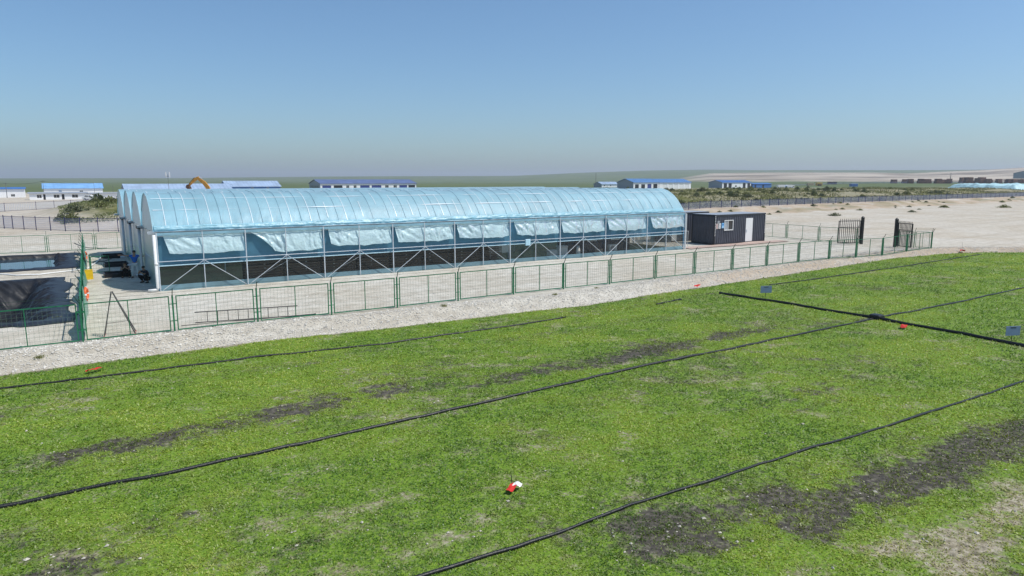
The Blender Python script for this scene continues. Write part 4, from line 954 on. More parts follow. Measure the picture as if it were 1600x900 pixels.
MB().tube([(-0.27, 0.0, 0.55), (0.53, 0.0, 0.58)], 0.012, 4).build('stay', M_LAD, t)
for fx, fy in ((-0.38, -0.05), (-0.32, 0.42), (0.72, -0.02), (0.78, 0.45)): MB().box((fx-0.03, fy-0.03, 0), (fx+0.03, fy+0.03, 0.06)).build('foot', mat('pink_foot', (0.5, 0.2, 0.18), 0.6), t)
t = empty('ladder', (0.1, -10.9, 0), R(-12)); tag(t, 'long grey ladder lying on its side behind the front fence', 'ladder')
for z in (0.04, 0.50): MB().tube([(0, 0, z), (4.3, 0, z)], 0.025, 5).build('rail', M_LAD, t)
for k in range(9): MB().tube([(0.5+k*0.42, 0, 0.04), (0.5+k*0.42, 0, 0.50)], 0.016, 5).build('rung', M_LAD, t)
for x in (0.05, 4.2): MB().tube([(x, -0.02, 0.04), (x, 0.22, 0.02)], 0.016, 4).build('prop', M_LAD, t)
t = empty('steel_tube', (-0.5, -11.2, 0), R(-6)); tag(t, 'thin dark steel tube lying along the fence foot', 'tube')
MB().tube([(0, 0, 0.03), (5.6, 0, 0.03)], 0.022, 6).build('pipe', M_LAD, t); MB().tube([(5.601, 0, 0.03), (5.66, 0, 0.03)], 0.028, 6).build('end_cap', M_BLK, t)

# ---------------------------------------------------------------- field signs and flags
def field_sign(u, v, label):
    t = empty('field_sign', (u, v, ZF), R(YAW+8)); tag(t, label, 'sign')
    MB().tube([(0, 0, -0.05), (0, 0, 0.62)], 0.014, 5).build('stake', M_BLK, t)
    MB().bbox((-0.33, -0.03, 0.27), (0.33, -0.018, 0.66), 0.004).build('plate', mat('blue_grey_plate', (0.17, 0.24, 0.36), 0.5), t)
    MB().box((-0.12, -0.036, 0.58), (0.12, -0.031, 0.61)).build('bracket', M_BLK, t)
field_sign(28.1, -19.4, 'small blue grey sign plate on a stake, the farther one in the field')
field_sign(27.3, -31.6, 'small blue grey sign plate on a stake at the right picture edge')
def flag(u, v, label, white=False, s=1.0, stick=True, rz=0.3):
    t = empty('marker_flag', (u, v, ZF+0.03), rz); tag(t, label, 'flag')
    X, Y = np.meshgrid(np.linspace(-0.32*s, 0.22*s, 14), np.linspace(-0.12*s, 0.12*s, 8))
    Z = 0.04 + 0.16*s*fbm(X*7+u, Y*7+v, 1.0, 3)
    link('cloth', grid_mesh('cloth', X, Y+0.25*X*0.4, Z, M_RED), t)
    if white:
        X, Y = np.meshgrid(np.linspace(0.0, 0.3*s, 12), np.linspace(-0.22*s, 0.04*s, 9)); link('white_cloth', grid_mesh('white_cloth', X, Y, 0.05+0.22*s*fbm(X*8, Y*8+3, 1.0, 3), M_WCLOTH), t)
    if stick: MB().tube([(0.12*s, 0.05, 0.02), (0.22*s, 0.12, 0.55*s)], 0.008, 5).build('stick', M_BLK, t)
flag(-3.9, -16.2, 'red cloth marker lying by the first hose on the left', s=0.9, stick=False)
flag(2.95, -31.6, 'red and white cloth flag with thin stick in the near grass', True, 0.62, rz=0.5)
flag(26.2, -27.9, 'red cloth flag with short stick beside the thick pipe crossing', s=1.0)
flag(27.6, -14.95, 'red cloth scrap at the grass edge below the bank', s=1.1, stick=False)
flag(63.6, -14.2, 'red marker cloth with thin stick at the far field corner', s=1.6)

# ---------------------------------------------------------------- people
M_SKIN = mat('skin', (0.33, 0.19, 0.12), 0.6); M_HAIR = mat('black_hair', (0.012, 0.01, 0.01), 0.7)
def skin_obj(name, m, verts, edges, radii, parent, sub=2):
    me = bpy.data.meshes.new(name); me.from_pydata([tuple(v) for v in verts], edges, []); me.materials.append(m); me.update()
    o = link(name, me, parent)
    md = o.modifiers.new('skin', 'SKIN'); md.use_smooth_shade = True
    for i, s in enumerate(me.skin_vertices[0].data): s.radius = (radii[i], radii[i]) if not isinstance(radii[i], tuple) else radii[i]; s.use_root = (i == 0)
    sm = o.modifiers.new('sub', 'SUBSURF'); sm.levels = sub; sm.render_levels = sub
    return o
def person(label, loc, rz, J, shirt, trousers, sleeves=0.5):
    """J: joints in metres (front = -y): pelvis, chest, neck, head, and l/r shoulder elbow wrist hand hip knee ankle toe"""
    t = empty('person', loc, rz); tag(t, label, 'person')
    names = ['pelvis', 'waist', 'chest', 'neck', 'head', 'crown']
    V = [J[n_] for n_ in names]; Rd = [0.13, 0.125, 0.15, 0.05, 0.085, 0.06]; E = [(0, 1), (1, 2), (2, 3), (3, 4), (4, 5)]
    for s in 'lr':
        b0 = len(V); V += [J[s+k] for k in ('sh', 'el', 'wr', 'ha')]; Rd += [0.058, 0.043, 0.03, 0.038]; E += [(2, b0), (b0, b0+1), (b0+1, b0+2), (b0+2, b0+3)]
        w = Vector(J[s+'wr']); h = Vector(J[s+'ha']); d = (h-w).normalized(); side = d.cross(Vector((0, 0, 1))) if abs(d.z) < 0.9 else Vector((1, 0, 0)); side.normalize()
        hb = b0+3
        for f, (off, ln) in enumerate(((-0.03, 0.07), (-0.01, 0.085), (0.01, 0.08), (0.03, 0.06))):
            i0 = len(V); V += [tuple(h+side*off+d*0.03), tuple(h+side*off*1.2+d*(0.03+ln*0.6)), tuple(h+side*off*1.2+d*(0.03+ln)+Vector((0, 0, -0.015)))]; Rd += [0.009, 0.009, 0.008]; E += [(hb, i0), (i0, i0+1), (i0+1, i0+2)]
        i0 = len(V); V += [tuple(w+side*-0.04+d*0.03), tuple(w+side*-0.065+d*0.06)]; Rd += [0.011, 0.01]; E += [(hb-1, i0), (i0, i0+1)]
        b1 = len(V); V += [J[s+k] for k in ('hip', 'kn', 'an', 'toe')]; Rd += [0.092, 0.062, 0.042, 0.04]; E += [(0, b1), (b1, b1+1), (b1+1, b1+2), (b1+2, b1+3)]
    body = skin_obj('body', M_SKIN, V, E, Rd, t)
    # face: nose, eyes, mouth, ears on the head, hair cap
    H = Vector(J['head']); ax = (Vector(J['crown'])-Vector(J['neck'])).normalized()
    fdir = Vector(J.get('face', (0, -1, 0))).normalized(); sd = fdir.cross(ax).normalized()
    b = MB(); b.add([H+fdir*0.085+sd*0.015, H+fdir*0.085-sd*0.015, H+fdir*0.08+ax*0.05, H+fdir*0.115-ax*0.01], [(0, 1, 3), (1, 2, 3), (2, 0, 3)]); b.build('nose', M_SKIN, t)
    for s in (-1, 1):
        e = MB(); c = H+fdir*0.082+sd*0.032*s+ax*0.025; e.lathe([(0.002, -0.008), (0.011, 0), (0.002, 0.008)], c, 8); e.build('eye', M_HAIR, t)
        e = MB(); c = H+sd*0.088*s; e.lathe([(0.004, -0.03), (0.02, 0), (0.006, 0.03)], c, 8); e.build('ear', M_SKIN, t)
    m_ = MB(); c = H+fdir*0.083-ax*0.045; m_.tube([c-sd*0.025, c+sd*0.025], 0.006, 5); m_.build('mouth', mat('lip', (0.25, 0.09, 0.07), 0.6), t)
    hv = MB(); prof = [(0.094, 0.015), (0.1, 0.05), (0.088, 0.095), (0.05, 0.12), (0.005, 0.13)]; hv.lathe(prof, H-fdir*0.018, 14, False); hv.build('hair', M_HAIR, t, smooth=True)
    # clothes follow the body
    up = [J['pelvis'], J['waist'], J['chest'], tuple(Vector(J['chest']).lerp(Vector(J['neck']), 0.75))]; ur = [0.15, 0.145, 0.172, 0.08]; ue = [(0, 1), (1, 2), (2, 3)]
    for s in 'lr':
        i0 = len(up); mid = tuple(Vector(J[s+'sh']).lerp(Vector(J[s+'el']), sleeves)); up += [J[s+'sh'], mid]; ur += [0.075, 0.066]; ue += [(2, i0), (i0, i0+1)]
    skin_obj('shirt', shirt, up, ue, ur, t)
    lo = [tuple(Vector(J['pelvis'])+Vector((0, 0, 0.03)))]; lr = [0.148]; le = []
    for s in 'lr':
        i0 = len(lo); lo += [J[s+'hip'], J[s+'kn'], tuple(Vector(J[s+'kn']).lerp(Vector(J[s+'an']), 0.9))]; lr += [0.105, 0.08, 0.066]; le += [(0, i0), (i0, i0+1), (i0+1, i0+2)]
    skin_obj('trousers', trousers, lo, le, lr, t)
    for s in 'lr':
        a = Vector(J[s+'an']); c = Vector(J[s+'toe']); d = (c-a); d.z = 0; d.normalize(); p_ = Vector((-d.y, d.x, 0))
        b = MB(); q = Vector((a.x, a.y, 0.0))
        b.add([q-d*0.07+p_*0.035, q-d*0.07-p_*0.035, q+d*0.19-p_*0.045, q+d*0.19+p_*0.045] + [q-d*0.06+p_*0.032+Vector((0, 0, .09)), q-d*0.06-p_*0.032+Vector((0, 0, .09)), q+d*0.17-p_*0.035+Vector((0, 0, .055)), q+d*0.17+p_*0.035+Vector((0, 0, .055))],
              [(3, 2, 1, 0), (4, 5, 6, 7), (0, 1, 5, 4), (1, 2, 6, 5), (2, 3, 7, 6), (3, 0, 4, 7)]); b.build('shoe', M_HAIR, t)
stand = dict(pelvis=(0, 0, 0.95), waist=(0, 0, 1.12), chest=(0, 0.01, 1.36), neck=(0, 0, 1.53), head=(0, -0.015, 1.65), crown=(0, -0.01, 1.73),
             lsh=(-0.2, 0, 1.43), lel=(-0.47, -0.03, 1.46), lwr=(-0.71, -0.06, 1.49), lha=(-0.79, -0.07, 1.5), rsh=(0.2, 0, 1.43), rel=(0.44, -0.04, 1.38), rwr=(0.62, -0.12, 1.43), rha=(0.69, -0.15, 1.45),
             lhip=(-0.1, 0, 0.9), lkn=(-0.15, -0.02, 0.49), lan=(-0.19, 0.02, 0.08), ltoe=(-0.22, -0.13, 0.04), rhip=(0.1, 0, 0.9), rkn=(0.14, -0.02, 0.49), ran=(0.17, 0.02, 0.08), rtoe=(0.21, -0.13, 0.04))
person('person standing with both arms stretched out, blue shirt and white trousers', (-0.62, 6.45, 0.0), R(YAW+20), stand, mat('blue_shirt', (0.02, 0.12, 0.42), 0.8), mat('white_trousers', (0.6, 0.6, 0.58), 0.8))
squat = dict(pelvis=(0, 0.12, 0.27), waist=(0, 0.10, 0.42), chest=(0, 0.0, 0.64), neck=(0, -0.06, 0.80), head=(0, -0.09, 0.91), crown=(0, -0.09, 0.99),
             lsh=(-0.19, 0, 0.71), lel=(-0.24, -0.26, 0.56), lwr=(-0.07, -0.36, 0.68), lha=(-0.02, -0.34, 0.74), rsh=(0.19, 0, 0.71), rel=(0.25, -0.26, 0.55), rwr=(0.08, -0.36, 0.66), rha=(0.02, -0.35, 0.72),
             lhip=(-0.1, 0.1, 0.25), lkn=(-0.25, -0.27, 0.5), lan=(-0.18, 0.0, 0.08), ltoe=(-0.22, -0.15, 0.04), rhip=(0.1, 0.1, 0.25), rkn=(0.25, -0.27, 0.5), ran=(0.18, 0.0, 0.08), rtoe=(0.22, -0.15, 0.04))
person('person squatting in the shade with hands raised to the chin, dark clothes', (-1.15, 6.9, 0.0), R(YAW+28), squat, mat('black_shirt', (0.02, 0.014, 0.013), 0.8), mat('black_trousers', (0.012, 0.011, 0.011), 0.8), 0.35)
sq2 = dict(squat)
person('person in dark clothes crouching against the greenhouse end behind the white pipe', (-0.34, 3.9, 0.0), R(YAW-20), sq2, mat('dark_blue_shirt', (0.012, 0.014, 0.025), 0.8), mat('black_trousers', (0.012, 0.011, 0.011), 0.8), 0.8)
#PART4
# ---------------------------------------------------------------- buildings behind (fronts face -y like the greenhouse)
def hall(name, label, x, y, L, D, he, hr, wall, roof, gable=None, openings=(), rz=0.0, z=0.0, ribs=True, base=None):
    """x, y: metres right of / ahead of the camera for the front left corner; openings: (kind, x0, x1, z0, z1, material)"""
    p = C2S(x, y, z); t = empty(name, p, rz); tag(t, label, 'building')
    b = MB(); holes = sorted(openings, key=lambda o: o[1])
    # front wall pieced around its openings
    fx = 0.0
    for o in holes:
        if o[1] > fx: b.box((fx, 0, 0), (o[1], 0.2, he))
        if o[3] > 0.02: b.box((o[1], 0, 0), (o[2], 0.2, o[3]))
        if o[4] < he-0.02: b.box((o[1], 0, o[4]), (o[2], 0.2, he))
        fx = o[2]
    if fx < L: b.box((fx, 0, 0), (L, 0.2, he))
    b.build('wall', wall, t); MB().box((0, D-0.2, 0), (L, D, he)).build('rear_wall', wall, t)
    for xx in (0.0, L-0.2):
        gb = MB(); gb.add([(xx, 0.201, 0), (xx, D-0.201, 0), (xx, D-0.201, he), (xx, D/2, hr-0.12), (xx, 0.201, he), (xx+0.2, 0.201, 0), (xx+0.2, D-0.201, 0), (xx+0.2, D-0.201, he), (xx+0.2, D/2, hr-0.12), (xx+0.2, 0.201, he)],
              [(0, 1, 2, 3, 4)[::-1], (5, 6, 7, 8, 9), (0, 1, 6, 5), (1, 2, 7, 6), (2, 3, 8, 7), (3, 4, 9, 8), (4, 0, 5, 9)]); gb.build('gable_wall', gable or wall, t)
    r = MB(); ov = 0.4
    n_ = max(4, int(L/1.2)) if ribs else 1
    for s in (0, 1):
        ya, yb = (-ov, D/2) if s == 0 else (D+ov, D/2)
        za = he - ov*(hr-he)/(D/2)
        r.add([(-ov, ya, za), (L+ov, ya, za), (L+ov, yb, hr), (-ov, yb, hr), (-ov, ya, za+0.14), (L+ov, ya, za+0.14), (L+ov, yb, hr+0.14), (-ov, yb, hr+0.14)], [(0, 1, 2, 3), (7, 6, 5, 4), (0, 4, 5, 1), (1, 5, 6, 2), (3, 7, 4, 0)])
        if ribs:
            for i in range(n_+1):
                xx = -ov+0.02+(L+2*ov-0.1)*i/n_; r.add([(xx, ya, za+.14), (xx+.06, ya, za+.14), (xx+.06, yb, hr+.14), (xx, yb, hr+.14), (xx, ya, za+.2), (xx+.06, ya, za+.2), (xx+.06, yb, hr+.2), (xx, yb, hr+.2)], [(7, 6, 5, 4), (0, 4, 5, 1), (1, 5, 6, 2), (3, 7, 4, 0)])
    ro = r.build('roof', roof, t)
    for o in holes:
        kind, x0, x1, z0, z1, m = o
        q = MB().box((x0+0.005, 0.1, z0+0.005), (x1-0.005, 0.16, z1-0.005)).build(kind, m, t)
        if kind == 'window':
            f = MB(); w = 0.07; f.box((x0, 0.04, z0), (x1, 0.1, z0+w)); f.box((x0, 0.04, z1-w), (x1, 0.1, z1)); f.box((x0, 0.04, z0+w), (x0+w, 0.1, z1-w)); f.box((x1-w, 0.04, z0+w), (x1, 0.1, z1-w)); f.box(((x0+x1)/2-w/2, 0.04, z0+w), ((x0+x1)/2+w/2, 0.1, z1-w)); f.build('window_frame', M_WHITE, q)
        elif kind == 'roller_door' and z1-z0 > 1.5:
            f = MB()
            for k in range(6): f.box((x0+0.05, 0.085, z0+(z1-z0)*(k+0.5)/6), (x1-0.05, 0.099, z0+(z1-z0)*(k+0.5)/6+0.05))
            f.build('door_rib', m, q)
    return t
wn = lambda a, z0=1.0, z1=2.1, w=1.2: ('window', a, a+w, z0, z1, M_GLASS)
M_BAYD = mat('dark_bay', (0.02, 0.022, 0.026), 0.7)
M_OFFW = mat('off_white_wall', (0.86, 0.86, 0.86), 0.6, var=0.05, scale=0.5)
hall('white_hall', 'white hall with blue roof edge at the left picture edge', -184, 240, 11.6, 9, 3.0, 3.5, M_OFFW, M_BLUE, None, [wn(7.6, 0.3, 1.2)])
hall('blue_roof_hall', 'tall white hall under a bright blue roof at the far left', -183.5, 270, 20, 10, 2.9, 4.75, M_OFFW, M_SKYB, None, [('door', 5.0, 6.0, 0, 2.2, M_GREYB), wn(12, 1.2, 2.0)])
hall('low_cabin_row', 'low white cabin row with grey roof edge in front of the blue roofed hall', -150.7, 215, 15.3, 4, 1.95, 2.25, M_OFFW, M_ROOFG, None, [wn(1.9, .5, 1.6, 1.3), ('door', 3.6, 4.2, 0, 1.7, M_BAYD), wn(6.3, .5, 1.6, 1.6), ('door', 8.5, 9.2, 0, 1.7, M_BAYD), wn(11.2, .5, 1.6, 1.7)], ribs=False)
hall('white_site_wall', 'long low white wall building left of the greenhouse top', -139, 224, 17, 4, 1.75, 1.95, M_OFFW, M_ROOFG, None, [wn(14.6, 0.6, 1.4, 0.9)], ribs=False)
hall('long_hall', 'long white hall with grey blue roof behind the greenhouse, left', -129, 230, 33.5, 11, 3.1, 4.75, M_OFFW, M_GREYB, M_GWALL, [wn(2+3.1*i, 1.9, 2.6, 0.9) for i in range(10)])
hall('blue_hall', 'blue walled hall with pale blue roof beside the excavator arm', -111.5, 270, 20.5, 12, 3.6, 5.7, M_BLUE, M_GREYB, M_BLUE, [wn(9, 2.3, 3.2, 1), wn(15, 2.3, 3.2, 1), ('door', 3, 5, 0, 3, M_SKYB)])
op = []
for kind, a, w in (('roller_door', 1.0, 4.6), ('open_bay', 7.0, 4.6), ('window', 13.6, 1.6), ('window', 17.6, 1.6), ('roller_door', 21.2, 5.2), ('roller_door', 27.6, 5.4), ('window', 35.2, 2.0), ('window', 40, 2.0), ('roller_door', 43.4, 4.6), ('open_bay', 48.8, 4.0)):
    op.append((kind, a, a+w, 0.4 if kind != 'window' else 1.9, 3.4, {'roller_door': mat('navy_roller', (0.04, 0.06, 0.25), 0.5), 'open_bay': M_BAYD, 'window': M_GLASS}[kind]))
gh_ = hall('garage_hall', 'long white garage hall with navy roof, blue roller doors and grey gable', -97.2, 350, 53.5, 18, 4.3, 6.3, M_OFFW, M_NAVYR, M_GWALL, op)
for k in range(4):
    q = MB().box((-0.03, 3+k*3.2, 2.0), (-0.002, 4.5+k*3.2, 3.3)).build('window', M_GLASS, gh_)
hall('small_white_hall', 'small white hall with pale blue roof beside the dark pole', 65, 500, 16.5, 9, 3.1, 4.7, M_OFFW, M_GREYB, M_GWALL, [wn(2, 1.6, 2.6), wn(8, 1.6, 2.6)])
hall('blue_roof_garage', 'open fronted hall with blue roof and grey gable right of the greenhouse top', 70.4, 400, 20.5, 14, 4.75, 6.8, M_OFFW, mat('mid_blue_roof', (0.1, 0.23, 0.46), 0.45, var=0.1, scale=0.4), M_GWALL, [('open_bay', 1.2, 4.2, 0, 3.6, M_BAYD), ('open_bay', 6.2, 9.2, 0, 3.6, M_BAYD), ('roller_door', 11.2, 14.4, 0, 3.8, mat('navy_roller', (0.04, 0.06, 0.25), 0.5)), ('open_bay', 16, 19.4, 0, 3.8, M_BAYD)])
hall('blue_roof_store', 'white hall with blue roof and five pale roller doors', 87.8, 411.8, 27.5, 14, 4.7, 6.7, M_OFFW, mat('mid_blue_roof', (0.07, 0.2, 0.5)), M_GWALL, [('roller_door', 3.2+4.7*i, 6.7+4.7*i, 0, 4.0, M_WHITE) for i in range(5)])
hall('open_shed_hall', 'white shed hall with deep blue roof and dark bays, farther right', 145.6, 478, 31, 12, 4.4, 5.9, M_OFFW, M_BLUE, M_GWALL, [('open_bay', 1.5, 5, 0, 3.9, M_BAYD), ('open_bay', 6.5, 10, 0, 3.9, M_BAYD), wn(13.5, 1.2, 2.4, 2), ('open_bay', 22, 25, 0, 3.9, M_BAYD), ('open_bay', 27, 30, 0, 3.9, M_BAYD)])
hall('blue_shed', 'low bright blue shed beside the deep blue roofed hall', 178, 510, 22, 7, 3.2, 3.9, M_BLUE, M_BLUE, None, [('door', 2, 4, 0, 2.6, M_BAYD), ('door', 11, 13, 0, 2.6, M_BAYD)], ribs=False)
hall('hillside_hall', 'grey hall on the pale hill at the right picture edge', 640, 850, 60, 24, 6.5, 9.0, M_GWALL, M_ROOFG, M_GWALL, [wn(8, 2.5, 4.5, 3), wn(20, 2.5, 4.5, 3)], z=8.0, rz=R(-15))
# boxes and stacks in the far yard
def crate(name, label, x, y, w, h, d, m, cat='container', group=None):
    p = C2S(x, y); p.z = float(zg(p.x, p.y))-0.15
    t = empty(name, p, R(YAW+random.uniform(-4, 4))); tag(t, label, cat, group)
    MB().bbox((-w/2, 0, 0), (w/2, d, h), 0.08).build('body', m, t)
    for k in range(max(2, int(w/1.5))): MB().box((-w/2+0.2+k*1.4, -0.06, 0.2), (-w/2+0.45+k*1.4, -0.005, h-0.3)).build('rib', m, t)
crate('yellow_container', 'yellow container in the far yard on the right', 263, 590, 4.8, 2.6, 3, mat('dull_yellow', (0.55, 0.36, 0.07), 0.6))
crate('cream_container', 'cream container left of the yellow one in the far yard', 256.2, 592, 5.2, 2.4, 3, mat('cream_paint', (0.55, 0.42, 0.25), 0.6))
crate('brown_container', 'small brown container just before the yellow one', 258, 578, 2.6, 1.5, 2, M_RUST)
crate('dark_container', 'flat dark container right of the yellow one', 288, 620, 7.4, 2.3, 3, mat('dark_brown_paint', (0.05, 0.04, 0.035), 0.7))
crate('blue_container', 'small blue container standing alone by the far fence', 268, 540, 5.4, 2.3, 3, M_BLUE)
for i in range(34):
    x = 362+i*5.6+random.uniform(-2, 2); y = 640+random.uniform(-10, 14)+i*1.5
    p = C2S(x, y); p.z = float(zg(p.x, p.y))-0.2; t = empty('brick_stack', p, R(YAW+random.uniform(-10, 10))); tag(t, 'rust brown stack in the long row at the foot of the pale hill', 'stack', 'rust brown stacks in the far yard')
    w, h = random.uniform(4.2, 6.5), random.uniform(3.4, 4.6)+(1.4 if 12 <= i <= 16 else 0)
    MB().bbox((-w/2, 0, 0), (w/2, 4, h*0.5), 0.12).build('lower_tier', M_RUST, t)
    MB().bbox((-w/2+random.uniform(0, .5), 0.2, h*0.5+0.02), (w/2-random.uniform(0, .5), 3.8, h), 0.15).build('upper_tier', mat('rust_brown_pale', (0.2, 0.1, 0.065), 0.9, var=0.4, scale=0.5) if i % 3 else M_RUST, t)
# pale blue sheet covered heap at the right
X_, Y_ = np.meshgrid(np.linspace(0, 75, 150), np.linspace(0, 38, 60)); e_ = rect_in(X_, Y_, 0, 75, 0, 38)
Z_ = 3.6*sstep(0, 6, e_)*(0.75+0.4*fbm(X_, Y_, 6, 4)) + 0.7*(fbm(X_+9, Y_, 1.4, 3)-0.5)*sstep(0, 2, e_) - 0.1
M_COVER = mat('pale_blue_cover', (0.42, 0.62, 0.64), 0.5, var=0.25, scale=0.8)
o = link('covered_heap', grid_mesh('covered_heap', X_, Y_, Z_, M_COVER), None, C2S(196, 268, 1.0), R(YAW+14)); tag(o, 'wide heap under pale turquoise sheets at the right edge', 'heap')

# ---------------------------------------------------------------- masts and poles
def mast(name, label, x, y, h, r=0.09, arms=(), cat='pole'):
    p = C2S(x, y, 0); t = empty(name, p, R(YAW)); tag(t, label, cat)
    MB().tube([(0, 0, -0.3), (0, 0, h)], [r, r*0.6], 7).build('pole', mat('pole_grey', (0.16, 0.16, 0.16), 0.7), t)
    for z, w in arms: MB().box((-w/2, -0.06, z), (w/2, 0.06, z+0.12)).build('cross_arm', mat('pole_grey', (0.16, 0.16, 0.16)), t)
    return t
m_ = mast('antenna_mast', 'thin mast with two white antenna panels behind the greenhouse', -99.5, 200, 7.9, 0.06, ((7.2, 1.0),), 'mast')
for x in (-0.55, 0.5): MB().bbox((x-0.12, -0.12, 6.9), (x+0.12, 0.05, 8.4), 0.03).build('antenna_panel', M_WHITE, m_)
MB().tube([(0, 0, 7.9), (0, 0, 9.2)], 0.02, 5).build('lightning_rod', M_STEEL, m_)
mast('utility_pole', 'slender dark pole behind the greenhouse ridge on the right', 36.4, 300, 9.2, 0.12)
mast('utility_pole', 'short dark pole in front of the white hall at far left', -176, 240, 5.2, 0.12, ((4.9, 1.2),))
mast('utility_pole', 'thin pole between the two white halls at far left', -163, 240, 6.0, 0.08, ((5.7, 1.6),))
mast('utility_pole', 'thin pole standing before the bright blue roof', -140.5, 232, 5.2, 0.07)
mast('utility_pole', 'thin pole beside the long low white wall', -136.5, 236, 4.3, 0.07)
mast('utility_pole', 'thin pale pole right of the garage hall', -125+7, 330, 6.5, 0.09)
m_ = mast('power_pylon', 'lattice like pylon pole against the pale hill on the right', 520, 820, 14.5, 0.28, ((13.2, 4.0), (11.2, 3.2)), 'pylon')
for s in (-1, 1): MB().tube([(s*1.1, 0, 0), (s*0.12, 0, 11)], 0.16, 5).build('stay', mat('pole_grey', (0.16, 0.16, 0.16)), m_)
b = MB(); pts = [C2S(-176-20, 238, 5.0), C2S(-176, 240, 4.95), C2S(-163, 240, 5.75), C2S(-140.5, 232, 5.1)]
for a, c in zip(pts[:-1], pts[1:]): b.tube([a.lerp(c, q)+Vector((0, 0, -0.5*4*q*(1-q))) for q in np.linspace(0, 1, 9)], 0.03, 3, False)
tag(b.build('power_line', M_BLK), 'thin overhead line strung between the poles at far left', 'power line')

# ---------------------------------------------------------------- excavator behind the greenhouse
ex = empty('excavator', C2S(-73.2, 170, 0), R(YAW)); tag(ex, 'yellow excavator behind the greenhouse, its bent arm showing above the roof', 'excavator')
M_EXY = mat('excavator_orange', (0.52, 0.25, 0.03), 0.55, var=0.2, scale=1.5)
for y in (-1.3, 0.7):
    b = MB(); b.prism([(-2.0, 0.35), (-1.7, 0.0), (1.7, 0.0), (2.0, 0.35), (1.8, 0.8), (-1.8, 0.8)], y, y+0.6); tk = b.build('track', M_BLK, ex)
    w_ = MB().lathe([(0.3, -0.05), (0.3, 0.05)], n=14).build('wheel', M_EXY, tk, (-1.5, y-0.055, 0.4)); w_.rotation_euler = (R(90), 0, 0)
    w_ = MB().lathe([(0.3, -0.05), (0.3, 0.05)], n=14).build('wheel', M_EXY, tk, (1.5, y-0.055, 0.4)); w_.rotation_euler = (R(90), 0, 0)
MB().bbox((-1.2, -1.2, 0.95), (2.3, 1.2, 2.0), 0.15).build('house', M_EXY, ex)
cb = MB().bbox((-1.2, -1.2, 2.02), (0.4, -0.2, 2.9), 0.12).build('cab', M_EXY, ex); MB().box((-1.1, -1.225, 2.2), (0.3, -1.21, 2.75)).build('window', M_GLASS, cb)
def limb(pts, w0, hs, name, m):
    b = MB(); vs = []; fs = []
    for i, (x, z) in enumerate(pts):
        a = Vector(pts[max(i-1, 0)]); c = Vector(pts[min(i+1, len(pts)-1)]); d = (c-a).normalized(); nrm = Vector((-d.y, d.x))
        for sy in (-w0, w0):
            for s in (-1, 1): vs.append((x+nrm.x*hs[i]*s, sy, z+nrm.y*hs[i]*s))
    for i in range(len(pts)-1):
        k = 4*i; fs += [(k, k+4, k+5, k+1), (k+2, k+3, k+7, k+6), (k+1, k+5, k+7, k+3), (k, k+2, k+6, k+4)]
    fs += [(0, 1, 3, 2), (len(vs)-4, len(vs)-2, len(vs)-1, len(vs)-3)]
    return b.add(vs, fs).build(name, m, ex)
limb([(-0.9, 1.8), (-1.75, 4.4), (-2.6, 5.5), (-4.2, 6.7)], 0.22, [0.35, 0.45, 0.42, 0.25], 'boom', M_EXY)
limb([(-3.75, 6.85), (-4.6, 6.4), (-6.3, 4.9)], 0.18, [0.22, 0.36, 0.2], 'stick', M_EXY)
b = MB(); b.prism([(-6.1, 5.2), (-6.75, 5.0), (-7.0, 4.4), (-6.5, 3.9), (-5.9, 4.1), (-6.2, 4.6)], -0.5, 0.5); b.build('bucket', mat('excavator_dark', (0.12, 0.06, 0.03), 0.6), ex)
MB().tube([(-3.0, 0.0, 6.55), (-4.3, 0.0, 6.95)], 0.09, 6).build('cylinder', M_STEEL, ex)
MB().tube([(-4.9, 0.0, 6.75), (-6.3, 0.0, 5.3)], 0.08, 6).build('cylinder', M_BLK, ex)

# ---------------------------------------------------------------- vehicles
def wheel(t, x, y, r=0.33):
    w = MB().lathe([(r*0.9, -0.1), (r, -0.07), (r, 0.07), (r*0.9, 0.1)], n=16).build('wheel', M_BLK, t, (x, y, r)); w.rotation_euler = (R(90), 0, 0)
    h = MB().lathe([(r*0.55, 0.101), (r*0.45, 0.115)], n=12).build('rim', M_STEEL, w)
def car(label, x, y, rz, m, z=0.0):
    t = empty('parked_car', C2S(x, y, z), rz); tag(t, label, 'car')
    b = MB(); b.prism([(-2.15, 0.3), (2.1, 0.3), (2.2, 0.62), (2.05, 0.82), (1.05, 0.95), (-1.9, 1.0), (-2.2, 0.85)], -0.85, 0.85); b.build('body', m, t)
    b = MB(); b.prism([(-1.75, 1.002), (1.0, 0.96), (0.35, 1.45), (-1.2, 1.5)], -0.74, 0.74); cb = b.build('cabin', m, t)
    for s in (-1, 1):
        b = MB(); b.add([(-1.5, s*0.746, 1.06), (-0.3, s*0.746, 1.05), (-0.35, s*0.746, 1.4), (-1.15, s*0.746, 1.42)], [(0, 1, 2, 3)]); b.add([(-0.2, s*0.746, 1.05), (0.75, s*0.746, 1.03), (0.3, s*0.746, 1.38), (-0.25, s*0.746, 1.4)], [(0, 1, 2, 3)]); b.build('window', M_GLASS, cb)
        for xx in (-1.35, 1.35): wheel(t, xx, s*0.78)
        MB().box((2.17, s*0.6-0.12, 0.6), (2.2, s*0.6+0.12, 0.72)).build('headlight', M_WHITE, t)
car('white car parked before the low white wall on the left', -131, 214, R(YAW+4), M_WHITE)
